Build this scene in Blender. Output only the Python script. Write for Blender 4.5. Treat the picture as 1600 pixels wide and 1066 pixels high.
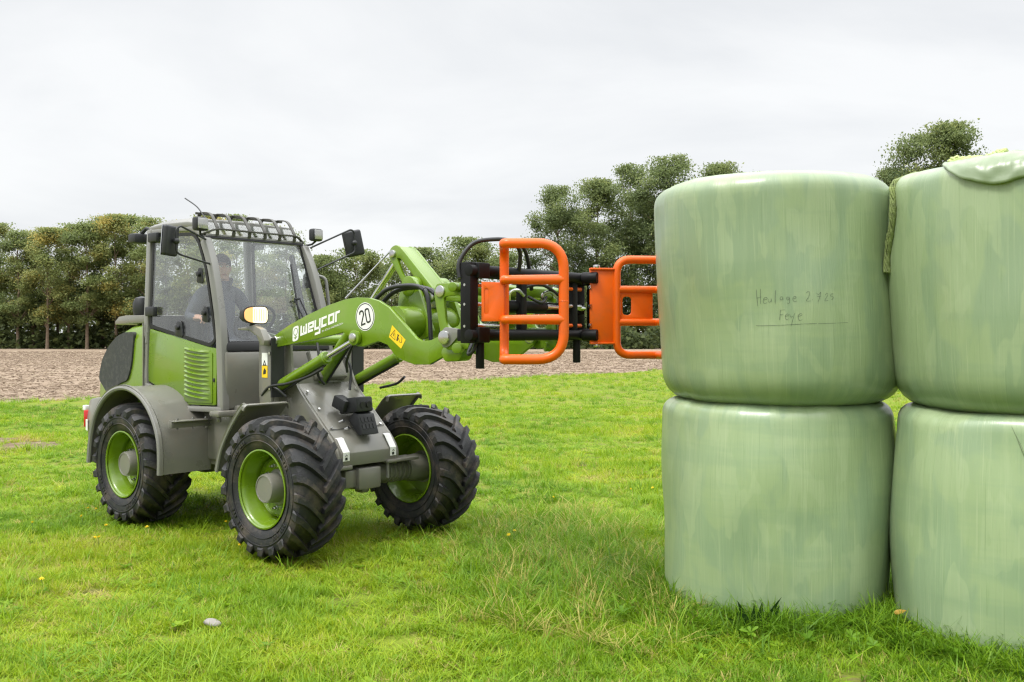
import bpy, bmesh, math, random
import numpy as np
from mathutils import Vector, Matrix, noise as mnoise

for o in list(bpy.data.objects):
    bpy.data.objects.remove(o)
SC = bpy.context.scene
COL = SC.collection
R = math.radians

# ------------------------------------------------------------------ camera
cam_d = bpy.data.cameras.new('camera')
cam = bpy.data.objects.new('camera', cam_d); COL.objects.link(cam)
cam.location = (0, 0, 1.65); cam.rotation_euler = (R(90), 0, 0)
cam_d.sensor_width = 36.0; cam_d.lens = 33.69
cam_d.shift_y = -0.00654
cam_d.clip_start = 0.05; cam_d.clip_end = 6000
SC.camera = cam

# ------------------------------------------------------------------ world
SUN_EL, SUN_AZ = R(58), R(230)     # azimuth measured clockwise from +Y (camera looks along +Y)
W = bpy.data.worlds.new("World"); SC.world = W; W.use_nodes = True
nt = W.node_tree; nt.nodes.clear()
def wn(t, **k):
    n = nt.nodes.new(t)
    for a, b in k.items(): setattr(n, a, b)
    return n
wl = nt.links.new
out = wn('ShaderNodeOutputWorld'); bg = wn('ShaderNodeBackground'); bg.inputs['Strength'].default_value = 0.1
sky = wn('ShaderNodeTexSky'); sky.sky_type = 'NISHITA'; sky.sun_disc = False
sky.sun_elevation = SUN_EL; sky.sun_rotation = SUN_AZ
tc = wn('ShaderNodeTexCoord'); sep = wn('ShaderNodeSeparateXYZ'); wl(tc.outputs['Generated'], sep.inputs[0])
mx = wn('ShaderNodeMath', operation='MAXIMUM'); wl(sep.outputs['Z'], mx.inputs[0]); mx.inputs[1].default_value = 0.0
ad = wn('ShaderNodeMath', operation='ADD'); wl(mx.outputs[0], ad.inputs[0]); ad.inputs[1].default_value = 0.26
dv = wn('ShaderNodeVectorMath', operation='DIVIDE'); wl(tc.outputs['Generated'], dv.inputs[0])
cmb = wn('ShaderNodeCombineXYZ'); 
for i in range(3): wl(ad.outputs[0], cmb.inputs[i])
wl(cmb.outputs[0], dv.inputs[1])
mp = wn('ShaderNodeMapping'); wl(dv.outputs[0], mp.inputs[0]); mp.inputs['Scale'].default_value = (0.55, 0.75, 0.5)
mp.inputs['Location'].default_value = (3.1, 1.7, 0.4)
nz = wn('ShaderNodeTexNoise'); wl(mp.outputs[0], nz.inputs['Vector'])
nz.inputs['Scale'].default_value = 1.5; nz.inputs['Detail'].default_value = 7; nz.inputs['Roughness'].default_value = 0.52
nz.inputs['Distortion'].default_value = 0.35
rp = wn('ShaderNodeValToRGB'); wl(nz.outputs['Fac'], rp.inputs[0])
rp.color_ramp.elements[0].position = 0.34; rp.color_ramp.elements[0].color = (0.775, 0.795, 0.82, 1)
rp.color_ramp.elements[1].position = 0.56; rp.color_ramp.elements[1].color = (0.955, 0.965, 0.970, 1)
# overcast sky: brighter towards the zenith, as real cloud cover is
zr = wn('ShaderNodeMapRange'); wl(mx.outputs[0], zr.inputs[0]); zr.interpolation_type = 'SMOOTHSTEP'
zr.inputs[1].default_value = 0.36; zr.inputs[2].default_value = 0.88; zr.inputs[3].default_value = 6.35; zr.inputs[4].default_value = 26.0
ml = wn('ShaderNodeVectorMath', operation='SCALE'); wl(rp.outputs[0], ml.inputs[0]); wl(zr.outputs[0], ml.inputs['Scale'])
mxs = wn('ShaderNodeMix', data_type='RGBA'); mxs.inputs[0].default_value = 0.95
wl(sky.outputs[0], mxs.inputs[6]); wl(ml.outputs[0], mxs.inputs[7])
wl(mxs.outputs[2], bg.inputs['Color']); wl(bg.outputs[0], out.inputs['Surface'])

# ------------------------------------------------------------------ sun behind cloud
sd = bpy.data.lights.new('sun', 'SUN'); sd.energy = 1.5; sd.angle = R(16); sd.color = (1.0, 0.97, 0.92)
sun = bpy.data.objects.new('sun', sd); COL.objects.link(sun)
sdir = Vector((math.sin(SUN_AZ) * math.cos(SUN_EL), math.cos(SUN_AZ) * math.cos(SUN_EL), math.sin(SUN_EL)))
sun.rotation_euler = sdir.to_track_quat('Z', 'Y').to_euler(); sun.location = (0, 0, 60)

SC.view_settings.view_transform = 'Standard'; SC.view_settings.look = 'None'
SC.view_settings.exposure = 0.70; SC.view_settings.gamma = 1.0; SC.view_settings.use_curve_mapping = False
SC.render.engine = 'CYCLES'
SC.cycles.max_bounces = 8; SC.cycles.diffuse_bounces = 3; SC.cycles.glossy_bounces = 3
SC.cycles.transparent_max_bounces = 16; SC.cycles.caustics_reflective = False; SC.cycles.caustics_refractive = False
SC.cycles.use_denoising = True; SC.cycles.denoising_prefilter = 'NONE'; SC.cycles.use_adaptive_sampling = False; SC.cycles.sample_clamp_indirect = 6.0; SC.cycles.filter_width = 1.3

# ------------------------------------------------------------------ helpers
def tag(o, label=None, cat=None, group=None, kind=None):
    if label: o['label'] = label
    if cat: o['category'] = cat
    if group: o['group'] = group
    if kind: o['kind'] = kind
    return o

def empty(name, loc=(0, 0, 0), rz=0.0, label=None, cat=None, group=None):
    o = bpy.data.objects.new(name, None); COL.objects.link(o)
    o.empty_display_size = 0.2
    o.location = loc; o.rotation_euler = (0, 0, rz)
    return tag(o, label, cat, group)

def link(name, me, parent=None):
    o = bpy.data.objects.new(name, me); COL.objects.link(o)
    if parent is not None: o.parent = parent
    return o

class G:
    """collects shapes; build() links them as one mesh object"""
    def __init__(s): s.v = []; s.f = []; s.m = []
    def add(s, vs, fs, mi=0):
        k = len(s.v); s.v += [tuple(v) for v in vs]
        s.f += [tuple(i + k for i in f) for f in fs]; s.m += [mi] * len(fs); return s
    def box(s, c, d, rot=None, mi=0):
        M = rot if rot is not None else Matrix.Identity(3)
        c = Vector(c); h = Vector(d) / 2
        vs = [c + M @ Vector((sx * h.x, sy * h.y, sz * h.z)) for sx in (-1, 1) for sy in (-1, 1) for sz in (-1, 1)]
        return s.add(vs, [(0, 1, 3, 2), (4, 6, 7, 5), (0, 4, 5, 1), (2, 3, 7, 6), (0, 2, 6, 4), (1, 5, 7, 3)], mi)
    def prism(s, pts, y0, y1, mi=0, holes=()):
        """polygon in local x,z extruded from y0 to y1"""
        bm = bmesh.new(); es = []
        for loop in [pts] + list(holes):
            vs = [bm.verts.new((p[0], y0, p[1])) for p in loop]
            es += [bm.edges.new((vs[i], vs[(i + 1) % len(vs)])) for i in range(len(vs))]
        bmesh.ops.triangle_fill(bm, edges=es, use_beauty=True)
        r = bmesh.ops.extrude_face_region(bm, geom=bm.faces[:])
        bmesh.ops.translate(bm, vec=(0, y1 - y0, 0), verts=[e for e in r['geom'] if isinstance(e, bmesh.types.BMVert)])
        bmesh.ops.recalc_face_normals(bm, faces=bm.faces[:])
        bmesh.ops.dissolve_limit(bm, angle_limit=0.01, verts=bm.verts[:], edges=bm.edges[:])
        bm.verts.index_update()
        s.add([v.co[:] for v in bm.verts], [[v.index for v in f.verts] for f in bm.faces], mi); bm.free(); return s
    def tube(s, path, r, n=10, mi=0, closed=False, caps=True, flat=1.0):
        P = [Vector(p) for p in path]; m = len(P)
        rs = r if isinstance(r, (list, tuple)) else [r] * m
        vs = []; ref = None
        for i, p in enumerate(P):
            if closed: t = P[(i + 1) % m] - P[i - 1]
            else: t = P[min(i + 1, m - 1)] - P[max(i - 1, 0)]
            t.normalize()
            if ref is None:
                ref = Vector((0, 0, 1)) if abs(t.z) < 0.9 else Vector((1, 0, 0))
            ref = (ref - t * ref.dot(t))
            if ref.length < 1e-5: ref = t.orthogonal()
            ref.normalize(); b = t.cross(ref)
            for k in range(n):
                a = 2 * math.pi * k / n
                vs.append(p + (ref * math.cos(a) * flat + b * math.sin(a)) * rs[i])
        fs = []
        for i in range(m if closed else m - 1):
            j = (i + 1) % m
            for k in range(n):
                fs.append((i * n + k, i * n + (k + 1) % n, j * n + (k + 1) % n, j * n + k))
        if caps and not closed:
            fs.append(tuple(range(n - 1, -1, -1))); fs.append(tuple((m - 1) * n + k for k in range(n)))
        return s.add(vs, fs, mi)
    def bar(s, path, w, d, up=(0, 1, 0), mi=0):
        """rectangular section swept along a path: w across up x tangent, d along up"""
        P = [Vector(p) for p in path]; up = Vector(up).normalized(); vs = []; m = len(P)
        for i, p in enumerate(P):
            t = (P[min(i + 1, m - 1)] - P[max(i - 1, 0)]).normalized()
            u = (up - t * up.dot(t)).normalized(); b = t.cross(u)
            for a, c in ((-1, -1), (1, -1), (1, 1), (-1, 1)): vs.append(p + b * a * w / 2 + u * c * d / 2)
        fs = [(i * 4 + k, i * 4 + (k + 1) % 4, i * 4 + 4 + (k + 1) % 4, i * 4 + 4 + k) for i in range(m - 1) for k in range(4)]
        fs += [(3, 2, 1, 0), tuple((m - 1) * 4 + k for k in range(4))]
        return s.add(vs, fs, mi)
    def lathe(s, prof, o=(0, 0, 0), axis=(0, 1, 0), n=32, mi=0, closed=False):
        """profile of (along axis, radius)"""
        ax = Vector(axis).normalized(); e1 = ax.orthogonal().normalized(); e2 = ax.cross(e1); o = Vector(o); vs = []
        for a, r in prof:
            for k in range(n):
                t = 2 * math.pi * k / n
                vs.append(o + ax * a + (e1 * math.cos(t) + e2 * math.sin(t)) * r)
        m = len(prof); fs = []
        for i in range(m if closed else m - 1):
            j = (i + 1) % m
            for k in range(n): fs.append((i * n + k, i * n + (k + 1) % n, j * n + (k + 1) % n, j * n + k))
        if not closed:
            if prof[0][1] > 1e-4: fs.append(tuple(range(n - 1, -1, -1)))
            if prof[-1][1] > 1e-4: fs.append(tuple((m - 1) * n + k for k in range(n)))
        return s.add(vs, fs, mi)
    def cyl(s, p0, p1, r, n=16, mi=0):
        return s.tube([p0, p1], r, n, mi)
    def ball(s, c, rad, n=10, mi=0):
        rad = (rad,) * 3 if not hasattr(rad, '__len__') else rad; c = Vector(c); vs = []; fs = []; m = n
        for i in range(n + 1):
            ph = math.pi * i / n
            for k in range(2 * m):
                t = math.pi * k / m
                vs.append(c + Vector((rad[0] * math.sin(ph) * math.cos(t), rad[1] * math.sin(ph) * math.sin(t), rad[2] * math.cos(ph))))
        q = 2 * m
        for i in range(n):
            for k in range(q): fs.append((i * q + k, (i + 1) * q + k, (i + 1) * q + (k + 1) % q, i * q + (k + 1) % q))
        return s.add(vs, fs, mi)
    def mesh(s, name, mats, bevel=0.0, smooth=35, seg=2, recalc=True):
        me = bpy.data.meshes.new(name); me.from_pydata(s.v, [], s.f)
        mats = mats if isinstance(mats, (list, tuple)) else [mats]
        for mm in mats: me.materials.append(mm)
        me.polygons.foreach_set('material_index', s.m); me.update()
        bm = bmesh.new(); bm.from_mesh(me)
        bmesh.ops.remove_doubles(bm, verts=bm.verts[:], dist=1e-6)
        if recalc: bmesh.ops.recalc_face_normals(bm, faces=bm.faces[:])
        if bevel > 0:
            es = [e for e in bm.edges if len(e.link_faces) == 2 and e.calc_face_angle(0) > R(32)]
            bmesh.ops.bevel(bm, geom=es, offset=bevel, segments=seg, affect='EDGES', clamp_overlap=True, profile=0.5)
        bm.to_mesh(me); bm.free()
        if smooth:
            me.shade_smooth(); me.set_sharp_from_angle(angle=R(smooth))
        return me
    def build(s, name, mats, parent=None, bevel=0.0, smooth=35, seg=2, recalc=True):
        return link(name, s.mesh(name, mats, bevel, smooth, seg, recalc), parent)

def spline(pts, n=8):
    P = [Vector(p) for p in pts]; outp = []
    for i in range(len(P) - 1):
        a, b, c, d = P[max(i - 1, 0)], P[i], P[i + 1], P[min(i + 2, len(P) - 1)]
        for k in range(n):
            t = k / n
            outp.append(0.5 * ((2 * b) + (-a + c) * t + (2 * a - 5 * b + 4 * c - d) * t * t + (-a + 3 * b - 3 * c + d) * t ** 3))
    outp.append(P[-1]); return outp

def rounded(pts, rad, n=5):
    """round the corners of a polyline / polygon of 3D points (open)"""
    P = [Vector(p) for p in pts]; o = [P[0]]
    for i in range(1, len(P) - 1):
        a, b, c = P[i - 1], P[i], P[i + 1]
        r = min(rad, (a - b).length * 0.49, (c - b).length * 0.49)
        p0 = b + (a - b).normalized() * r; p1 = b + (c - b).normalized() * r
        for k in range(n + 1):
            t = k / n; o.append(p0 * (1 - t) ** 2 + b * 2 * t * (1 - t) + p1 * t * t)
    o.append(P[-1]); return o

def round_poly(pts, rad, n=4):
    P = [Vector((p[0], p[1])) for p in pts]; o = []; m = len(P)
    for i in range(m):
        a, b, c = P[i - 1], P[i], P[(i + 1) % m]
        r = min(rad, (a - b).length * 0.45, (c - b).length * 0.45)
        p0 = b + (a - b).normalized() * r; p1 = b + (c - b).normalized() * r
        for k in range(n + 1):
            t = k / n; o.append(tuple(p0 * (1 - t) ** 2 + b * 2 * t * (1 - t) + p1 * t * t))
    return o

# ------------------------------------------------------------------ materials
MATS = {}
def mat(name, col, rough=0.5, metal=0.0, coat=0.0, vary=0.0, vscale=6.0, bump=0.0, bscale=40.0, dirt=None, spec=0.5):
    m = bpy.data.materials.new(name); m.use_nodes = True; t = m.node_tree; b = t.nodes['Principled BSDF']
    b.inputs['Base Color'].default_value = (*col, 1); b.inputs['Roughness'].default_value = rough
    b.inputs['Metallic'].default_value = metal; b.inputs['Coat Weight'].default_value = coat
    b.inputs['Coat Roughness'].default_value = 0.08; b.inputs['Specular IOR Level'].default_value = spec
    tcn = t.nodes.new('ShaderNodeTexCoord')
    last = None
    if vary > 0:
        n = t.nodes.new('ShaderNodeTexNoise'); n.inputs['Scale'].default_value = vscale; n.inputs['Detail'].default_value = 5
        t.links.new(tcn.outputs['Object'], n.inputs['Vector'])
        mr = t.nodes.new('ShaderNodeMapRange'); mr.inputs[1].default_value = 0.3; mr.inputs[2].default_value = 0.7
        mr.inputs[3].default_value = 1 - vary; mr.inputs[4].default_value = 1 + vary
        t.links.new(n.outputs['Fac'], mr.inputs[0])
        h = t.nodes.new('ShaderNodeVectorMath'); h.operation = 'SCALE'; h.inputs[0].default_value = col
        t.links.new(mr.outputs[0], h.inputs['Scale']); last = h.outputs[0]
        mr2 = t.nodes.new('ShaderNodeMapRange'); mr2.inputs[1].default_value = 0.3; mr2.inputs[2].default_value = 0.7
        mr2.inputs[3].default_value = max(rough - 0.12, 0.03); mr2.inputs[4].default_value = min(rough + 0.12, 1)
        t.links.new(n.outputs['Fac'], mr2.inputs[0]); t.links.new(mr2.outputs[0], b.inputs['Roughness'])
    if dirt is not None:   # (colour, amount, scale): dust and mud in patches
        dc, amt, ds = dirt
        n = t.nodes.new('ShaderNodeTexNoise'); n.inputs['Scale'].default_value = ds; n.inputs['Detail'].default_value = 8; n.inputs['Roughness'].default_value = 0.65
        t.links.new(tcn.outputs['Object'], n.inputs['Vector'])
        mr = t.nodes.new('ShaderNodeMapRange'); mr.inputs[1].default_value = 0.48; mr.inputs[2].default_value = 0.72
        mr.inputs[3].default_value = 0; mr.inputs[4].default_value = amt
        t.links.new(n.outputs['Fac'], mr.inputs[0])
        mi = t.nodes.new('ShaderNodeMix'); mi.data_type = 'RGBA'; t.links.new(mr.outputs[0], mi.inputs[0])
        if last is None: mi.inputs[6].default_value = (*col, 1)
        else: t.links.new(last, mi.inputs[6])
        mi.inputs[7].default_value = (*dc, 1); last = mi.outputs[2]
    if last is not None: t.links.new(last, b.inputs['Base Color'])
    if bump > 0:
        n = t.nodes.new('ShaderNodeTexNoise'); n.inputs['Scale'].default_value = bscale; n.inputs['Detail'].default_value = 4
        t.links.new(tcn.outputs['Object'], n.inputs['Vector'])
        bp = t.nodes.new('ShaderNodeBump'); bp.inputs['Strength'].default_value = bump; bp.inputs['Distance'].default_value = 0.01
        t.links.new(n.outputs['Fac'], bp.inputs['Height']); t.links.new(bp.outputs[0], b.inputs['Normal'])
    MATS[name] = m
    return m

GREEN = mat('green_paint', (0.130, 0.228, 0.006), 0.30, coat=0.35, vary=0.05, vscale=3, dirt=((0.2, 0.21, 0.09), 0.28, 6))
GREY = mat('grey_paint', (0.168, 0.164, 0.140), 0.36, coat=0.25, vary=0.08, vscale=4, dirt=((0.22, 0.185, 0.14), 0.38, 6))
PALE = mat('grey_paint_with_sheen', (0.195, 0.192, 0.176), 0.35, coat=0.2, vary=0.04, vscale=4)  # the machine's grey, lightened to hold the reflections on the cab frame
GUARD = mat('guard_paint', (0.062, 0.060, 0.052), 0.45, vary=0.08)
BLACK = mat('black_paint', (0.010, 0.010, 0.011), 0.5, spec=0.15, vary=0.1, dirt=((0.04, 0.037, 0.034), 0.12, 9))
PLASTIC = mat('black_plastic', (0.018, 0.019, 0.021), 0.5, vary=0.15, bump=0.08, bscale=160)
SEAL = mat('window_seal', (0.008, 0.008, 0.009), 0.6)
MESHP = mat('dark_mesh_panel', (0.030, 0.032, 0.034), 0.6, vary=0.08, vscale=3, bump=0.25, bscale=320, dirt=((0.2, 0.19, 0.17), 0.25, 22))
ORANGE = mat('orange_paint', (0.72, 0.105, 0.001), 0.40, coat=0.06, spec=0.4, vary=0.04, vscale=5, dirt=((0.42, 0.10, 0.03), 0.45, 9))
RUBBER = mat('tyre_rubber', (0.0145, 0.015, 0.0165), 0.58, vary=0.3, vscale=5, bump=0.3, bscale=60, dirt=((0.115, 0.090, 0.068), 0.8, 6))
STEEL = mat('bare_steel', (0.55, 0.55, 0.54), 0.25, metal=1.0, vary=0.08, vscale=20)
CHROME = mat('chromed_rod', (0.75, 0.76, 0.77), 0.12, metal=1.0)
WHITE = mat('white_print', (0.78, 0.78, 0.76), 0.45)
INK = mat('black_print', (0.015, 0.015, 0.016), 0.5)
YELLOW = mat('yellow_sticker', (0.85, 0.55, 0.01), 0.4)
RED = mat('red_lens', (0.6, 0.02, 0.015), 0.2, coat=0.5)
HOSE = mat('hydraulic_hose', (0.015, 0.016, 0.017), 0.45, bump=0.1, bscale=200)
SEATM = mat('seat_cloth', (0.03, 0.031, 0.034), 0.8, vary=0.2, bump=0.2, bscale=150)
SKIN = mat('skin', (0.50, 0.27, 0.19), 0.5, vary=0.08, vscale=20)
JACKET = mat('dark_jacket', (0.050, 0.057, 0.078), 0.75, vary=0.25, vscale=9, bump=0.5, bscale=14)
TROUSER = mat('dark_trousers', (0.03, 0.033, 0.04), 0.8, vary=0.2, bump=0.4, bscale=16)
HAIR = mat('brown_hair', (0.06, 0.038, 0.024), 0.6, vary=0.3, vscale=60, bump=0.6, bscale=120)
STONE = mat('pale_stone', (0.27, 0.25, 0.225), 0.9, vary=0.15, vscale=15, bump=0.6, bscale=25)
MUDFLAP = mat('brown_underside', (0.075, 0.055, 0.04), 0.8, vary=0.2)

def glass_mat(name, tint, refl, haze=0.0):
    m = bpy.data.materials.new(name); m.use_nodes = True; t = m.node_tree; t.nodes.clear()
    o = t.nodes.new('ShaderNodeOutputMaterial'); tr = t.nodes.new('ShaderNodeBsdfTransparent'); gl = t.nodes.new('ShaderNodeBsdfGlossy')
    tr.inputs[0].default_value = (*tint, 1); gl.inputs['Roughness'].default_value = 0.02
    lw = t.nodes.new('ShaderNodeLayerWeight'); fr = t.nodes.new('ShaderNodeMath'); fr.operation = 'POWER'; fr.inputs[1].default_value = 4.0; t.links.new(lw.outputs['Facing'], fr.inputs[0])
    mu = t.nodes.new('ShaderNodeMath'); mu.operation = 'MULTIPLY_ADD'; mu.inputs[1].default_value = 0.75; mu.inputs[2].default_value = refl; mu.use_clamp = True
    t.links.new(fr.outputs[0], mu.inputs[0])
    mi = t.nodes.new('ShaderNodeMixShader'); t.links.new(mu.outputs[0], mi.inputs[0]); t.links.new(tr.outputs[0], mi.inputs[1]); t.links.new(gl.outputs[0], mi.inputs[2])
    # a thin film of dust on the pane
    df = t.nodes.new('ShaderNodeBsdfDiffuse'); df.inputs[0].default_value = (0.55, 0.56, 0.55, 1)
    tcn = t.nodes.new('ShaderNodeTexCoord'); n = t.nodes.new('ShaderNodeTexNoise'); n.inputs['Scale'].default_value = 2.2; n.inputs['Detail'].default_value = 6
    t.links.new(tcn.outputs['Object'], n.inputs['Vector'])
    mr = t.nodes.new('ShaderNodeMapRange'); mr.inputs[1].default_value = 0.35; mr.inputs[2].default_value = 0.75; mr.inputs[3].default_value = haze * 0.5; mr.inputs[4].default_value = haze * 1.4
    t.links.new(n.outputs['Fac'], mr.inputs[0])
    m2 = t.nodes.new('ShaderNodeMixShader'); t.links.new(mr.outputs[0], m2.inputs[0]); t.links.new(mi.outputs[0], m2.inputs[1]); t.links.new(df.outputs[0], m2.inputs[2])
    t.links.new(m2.outputs[0], o.inputs[0]); return m
GLASS = glass_mat('cab_glass', (0.975, 0.99, 0.985), 0.07, 0.02)
LENSG = glass_mat('lens_glass', (0.92, 0.92, 0.90), 0.10, 0.05)

def emis(name, col, st):
    m = bpy.data.materials.new(name); m.use_nodes = True; b = m.node_tree.nodes['Principled BSDF']
    b.inputs['Base Color'].default_value = (*col, 1); b.inputs['Roughness'].default_value = 0.2
    b.inputs['Emission Color'].default_value = (*col, 1); b.inputs['Emission Strength'].default_value = st; return m
LAMP_W = emis('lit_lamp', (1.0, 0.88, 0.62), 0.70)
LAMP_A = emis('lit_indicator', (0.95, 0.50, 0.20), 0.40)

# ---- bale film
def film_mat(name, seed, dark=1.0):
    m = bpy.data.materials.new(name); m.use_nodes = True; t = m.node_tree; b = t.nodes['Principled BSDF']
    N = lambda ty, **k: (lambda n: ([setattr(n, a, v) for a, v in k.items()], n)[1])(t.nodes.new(ty))
    L = t.links.new
    uv = N('ShaderNodeTexCoord')
    def nz(sx, sy, sc, det, rough=0.5, off=0.0, dist=0.0):
        mpn = N('ShaderNodeMapping'); L(uv.outputs['UV'], mpn.inputs[0]); mpn.inputs['Scale'].default_value = (sx, sy, 1)
        mpn.inputs['Location'].default_value = (seed * 3.7 + off, seed * 1.9 + off * 2, seed)
        n = N('ShaderNodeTexNoise'); L(mpn.outputs[0], n.inputs['Vector']); n.inputs['Scale'].default_value = sc
        n.inputs['Detail'].default_value = det; n.inputs['Roughness'].default_value = rough; n.inputs['Distortion'].default_value = dist
        return n.outputs['Fac']
    def ramp(src, p0, p1, v0=0.0, v1=1.0):
        r = N('ShaderNodeMapRange'); L(src, r.inputs[0]); r.inputs[1].default_value = p0; r.inputs[2].default_value = p1
        r.inputs[3].default_value = v0; r.inputs[4].default_value = v1; return r.outputs[0]
    def mixc(f, a, bcol):
        x = N('ShaderNodeMix', data_type='RGBA'); L(f, x.inputs[0])
        for s, c in ((6, a), (7, bcol)):
            if isinstance(c, tuple): x.inputs[s].default_value = (*c, 1)
            else: L(c, x.inputs[s])
        return x.outputs[2]
    streak = nz(22, 1.3, 1.0, 5, 0.6)
    patch = nz(4.2, 2.2, 1.0, 3, 0.45, 11, 0.5)
    patch2 = nz(7.5, 2.6, 1.0, 2, 0.4, 23, 0.3)
    band = nz(0.9, 6.5, 1.0, 4, 0.55, 31)
    hair = nz(150, 1.6, 1.0, 2, 0.5, 43)
    fine = nz(70, 4.0, 1.0, 4, 0.65, 7)
    c = mixc(ramp(patch, 0.44, 0.52), (0.224, 0.302, 0.176), (0.258, 0.334, 0.178))
    c = mixc(ramp(patch2, 0.54, 0.565, 0, 0.6), c, (0.295, 0.368, 0.208))
    c = mixc(ramp(band, 0.50, 0.62, 0, 0.5), c, (0.206, 0.288, 0.168))
    c = mixc(ramp(streak, 0.52, 0.80, 0, 0.38), c, (0.345, 0.410, 0.240))
    c = mixc(ramp(fine, 0.60, 0.80, 0, 0.45), c, (0.14, 0.215, 0.09))
    c = mixc(ramp(hair, 0.60, 0.74, 0, 0.45), c, (0.37, 0.43, 0.26))
    c = mixc(ramp(hair, 0.36, 0.26, 0, 0.40), c, (0.14, 0.205, 0.09))
    tn = N('ShaderNodeVectorMath', operation='SCALE'); L(c, tn.inputs[0]); tn.inputs['Scale'].default_value = dark; L(tn.outputs[0], b.inputs['Base Color'])
    b.inputs['Coat Weight'].default_value = 0.35; b.inputs['Coat Roughness'].default_value = 0.25; b.inputs['Coat IOR'].default_value = 1.6
    L(ramp(patch, 0.3, 0.7, 0.30, 0.44), b.inputs['Roughness'])
    b.inputs['Subsurface Weight'].default_value = 0.0
    ma = N('ShaderNodeMath', operation='ADD'); L(streak, ma.inputs[0]); L(fine, ma.inputs[1])
    bp = N('ShaderNodeBump'); bp.inputs['Strength'].default_value = 0.22; bp.inputs['Distance'].default_value = 0.012
    L(ma.outputs[0], bp.inputs['Height']); L(bp.outputs[0], b.inputs['Normal'])
    return m

# ---- vegetation materials
def leaf_mat(name, ramp, attr='tone', kind='GEOMETRY', trans=0.5, rough=0.6, spec=0.25):
    m = bpy.data.materials.new(name); m.use_nodes = True; t = m.node_tree; t.nodes.clear(); L = t.links.new
    o = t.nodes.new('ShaderNodeOutputMaterial'); b = t.nodes.new('ShaderNodeBsdfPrincipled'); tr = t.nodes.new('ShaderNodeBsdfTranslucent')
    b.inputs['Roughness'].default_value = rough; b.inputs['Specular IOR Level'].default_value = spec
    a = t.nodes.new('ShaderNodeAttribute'); a.attribute_name = attr; a.attribute_type = kind
    r = t.nodes.new('ShaderNodeValToRGB'); L(a.outputs['Fac'], r.inputs[0])
    els = r.color_ramp.elements
    els[0].position = ramp[0][0]; els[0].color = (*ramp[0][1], 1); els[1].position = ramp[-1][0]; els[1].color = (*ramp[-1][1], 1)
    for p, c in ramp[1:-1]:
        e = els.new(p); e.color = (*c, 1)
    L(r.outputs[0], b.inputs['Base Color']); L(r.outputs[0], tr.inputs[0])
    mi = t.nodes.new('ShaderNodeMixShader'); mi.inputs[0].default_value = trans
    L(b.outputs[0], mi.inputs[1]); L(tr.outputs[0], mi.inputs[2]); L(mi.outputs[0], o.inputs[0]); return m
LEAF = leaf_mat('tree_leaves', [(0.0, (0.115, 0.155, 0.058)), (0.5, (0.225, 0.275, 0.098)), (0.85, (0.36, 0.375, 0.135)), (1.0, (0.46, 0.38, 0.11))])
OAK = leaf_mat('oak_leaves', [(0.0, (0.105, 0.145, 0.062)), (0.55, (0.205, 0.255, 0.098)), (1.0, (0.31, 0.345, 0.125))])
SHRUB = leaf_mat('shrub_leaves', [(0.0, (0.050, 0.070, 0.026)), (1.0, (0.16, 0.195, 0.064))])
GRASSM = leaf_mat('grass_blades', [(0.0, (0.080, 0.180, 0.010)), (0.30, (0.155, 0.300, 0.013)), (0.62, (0.265, 0.395, 0.014)), (0.86, (0.395, 0.465, 0.022)), (1.0, (0.46, 0.38, 0.13))], kind='INSTANCER', trans=0.42, rough=0.5, spec=0.3)
DOCK = leaf_mat('dark_leaf', [(0.0, (0.018, 0.05, 0.014)), (1.0, (0.04, 0.09, 0.02))], trans=0.2, rough=0.4)
BARK = mat('bark', (0.17, 0.125, 0.085), 0.9, vary=0.3, vscale=3, bump=0.6, bscale=8)
STRAWM = leaf_mat('straw', [(0.0, (0.18, 0.132, 0.094)), (0.4, (0.25, 0.187, 0.132)), (0.8, (0.33, 0.26, 0.185)), (1.0, (0.48, 0.40, 0.29))], kind='INSTANCER', trans=0.1, rough=0.8)

def ground_mat(name, cols, scales, bump=0.5, bdist=0.03):
    m = bpy.data.materials.new(name); m.use_nodes = True; t = m.node_tree; b = t.nodes['Principled BSDF']; L = t.links.new
    b.inputs['Roughness'].default_value = 0.95; b.inputs['Specular IOR Level'].default_value = 0.15
    tcn = t.nodes.new('ShaderNodeTexCoord'); last = None; hs = []
    for i, (sc, p0, p1, c) in enumerate(scales):
        n = t.nodes.new('ShaderNodeTexNoise'); n.inputs['Scale'].default_value = sc; n.inputs['Detail'].default_value = 7; n.inputs['Roughness'].default_value = 0.62
        mpn = t.nodes.new('ShaderNodeMapping'); mpn.inputs['Location'].default_value = (i * 7.3, i * 3.1, 0)
        L(tcn.outputs['Object'], mpn.inputs[0]); L(mpn.outputs[0], n.inputs['Vector'])
        r = t.nodes.new('ShaderNodeMapRange'); L(n.outputs['Fac'], r.inputs[0]); r.inputs[1].default_value = p0; r.inputs[2].default_value = p1
        x = t.nodes.new('ShaderNodeMix'); x.data_type = 'RGBA'; L(r.outputs[0], x.inputs[0])
        if last is None: x.inputs[6].default_value = (*cols, 1)
        else: L(last, x.inputs[6])
        x.inputs[7].default_value = (*c, 1); last = x.outputs[2]; hs.append(n.outputs['Fac'])
    L(last, b.inputs['Base Color'])
    bp = t.nodes.new('ShaderNodeBump'); bp.inputs['Strength'].default_value = bump; bp.inputs['Distance'].default_value = bdist
    L(hs[-1], bp.inputs['Height']); L(bp.outputs[0], b.inputs['Normal']); return m
MEADOWM = ground_mat('meadow_soil', (0.13, 0.18, 0.020), [(0.35, 0.45, 0.62, (0.18, 0.215, 0.022)), (2.5, 0.5, 0.66, (0.13, 0.11, 0.045)), (24, 0.45, 0.7, (0.17, 0.22, 0.02))])
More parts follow.
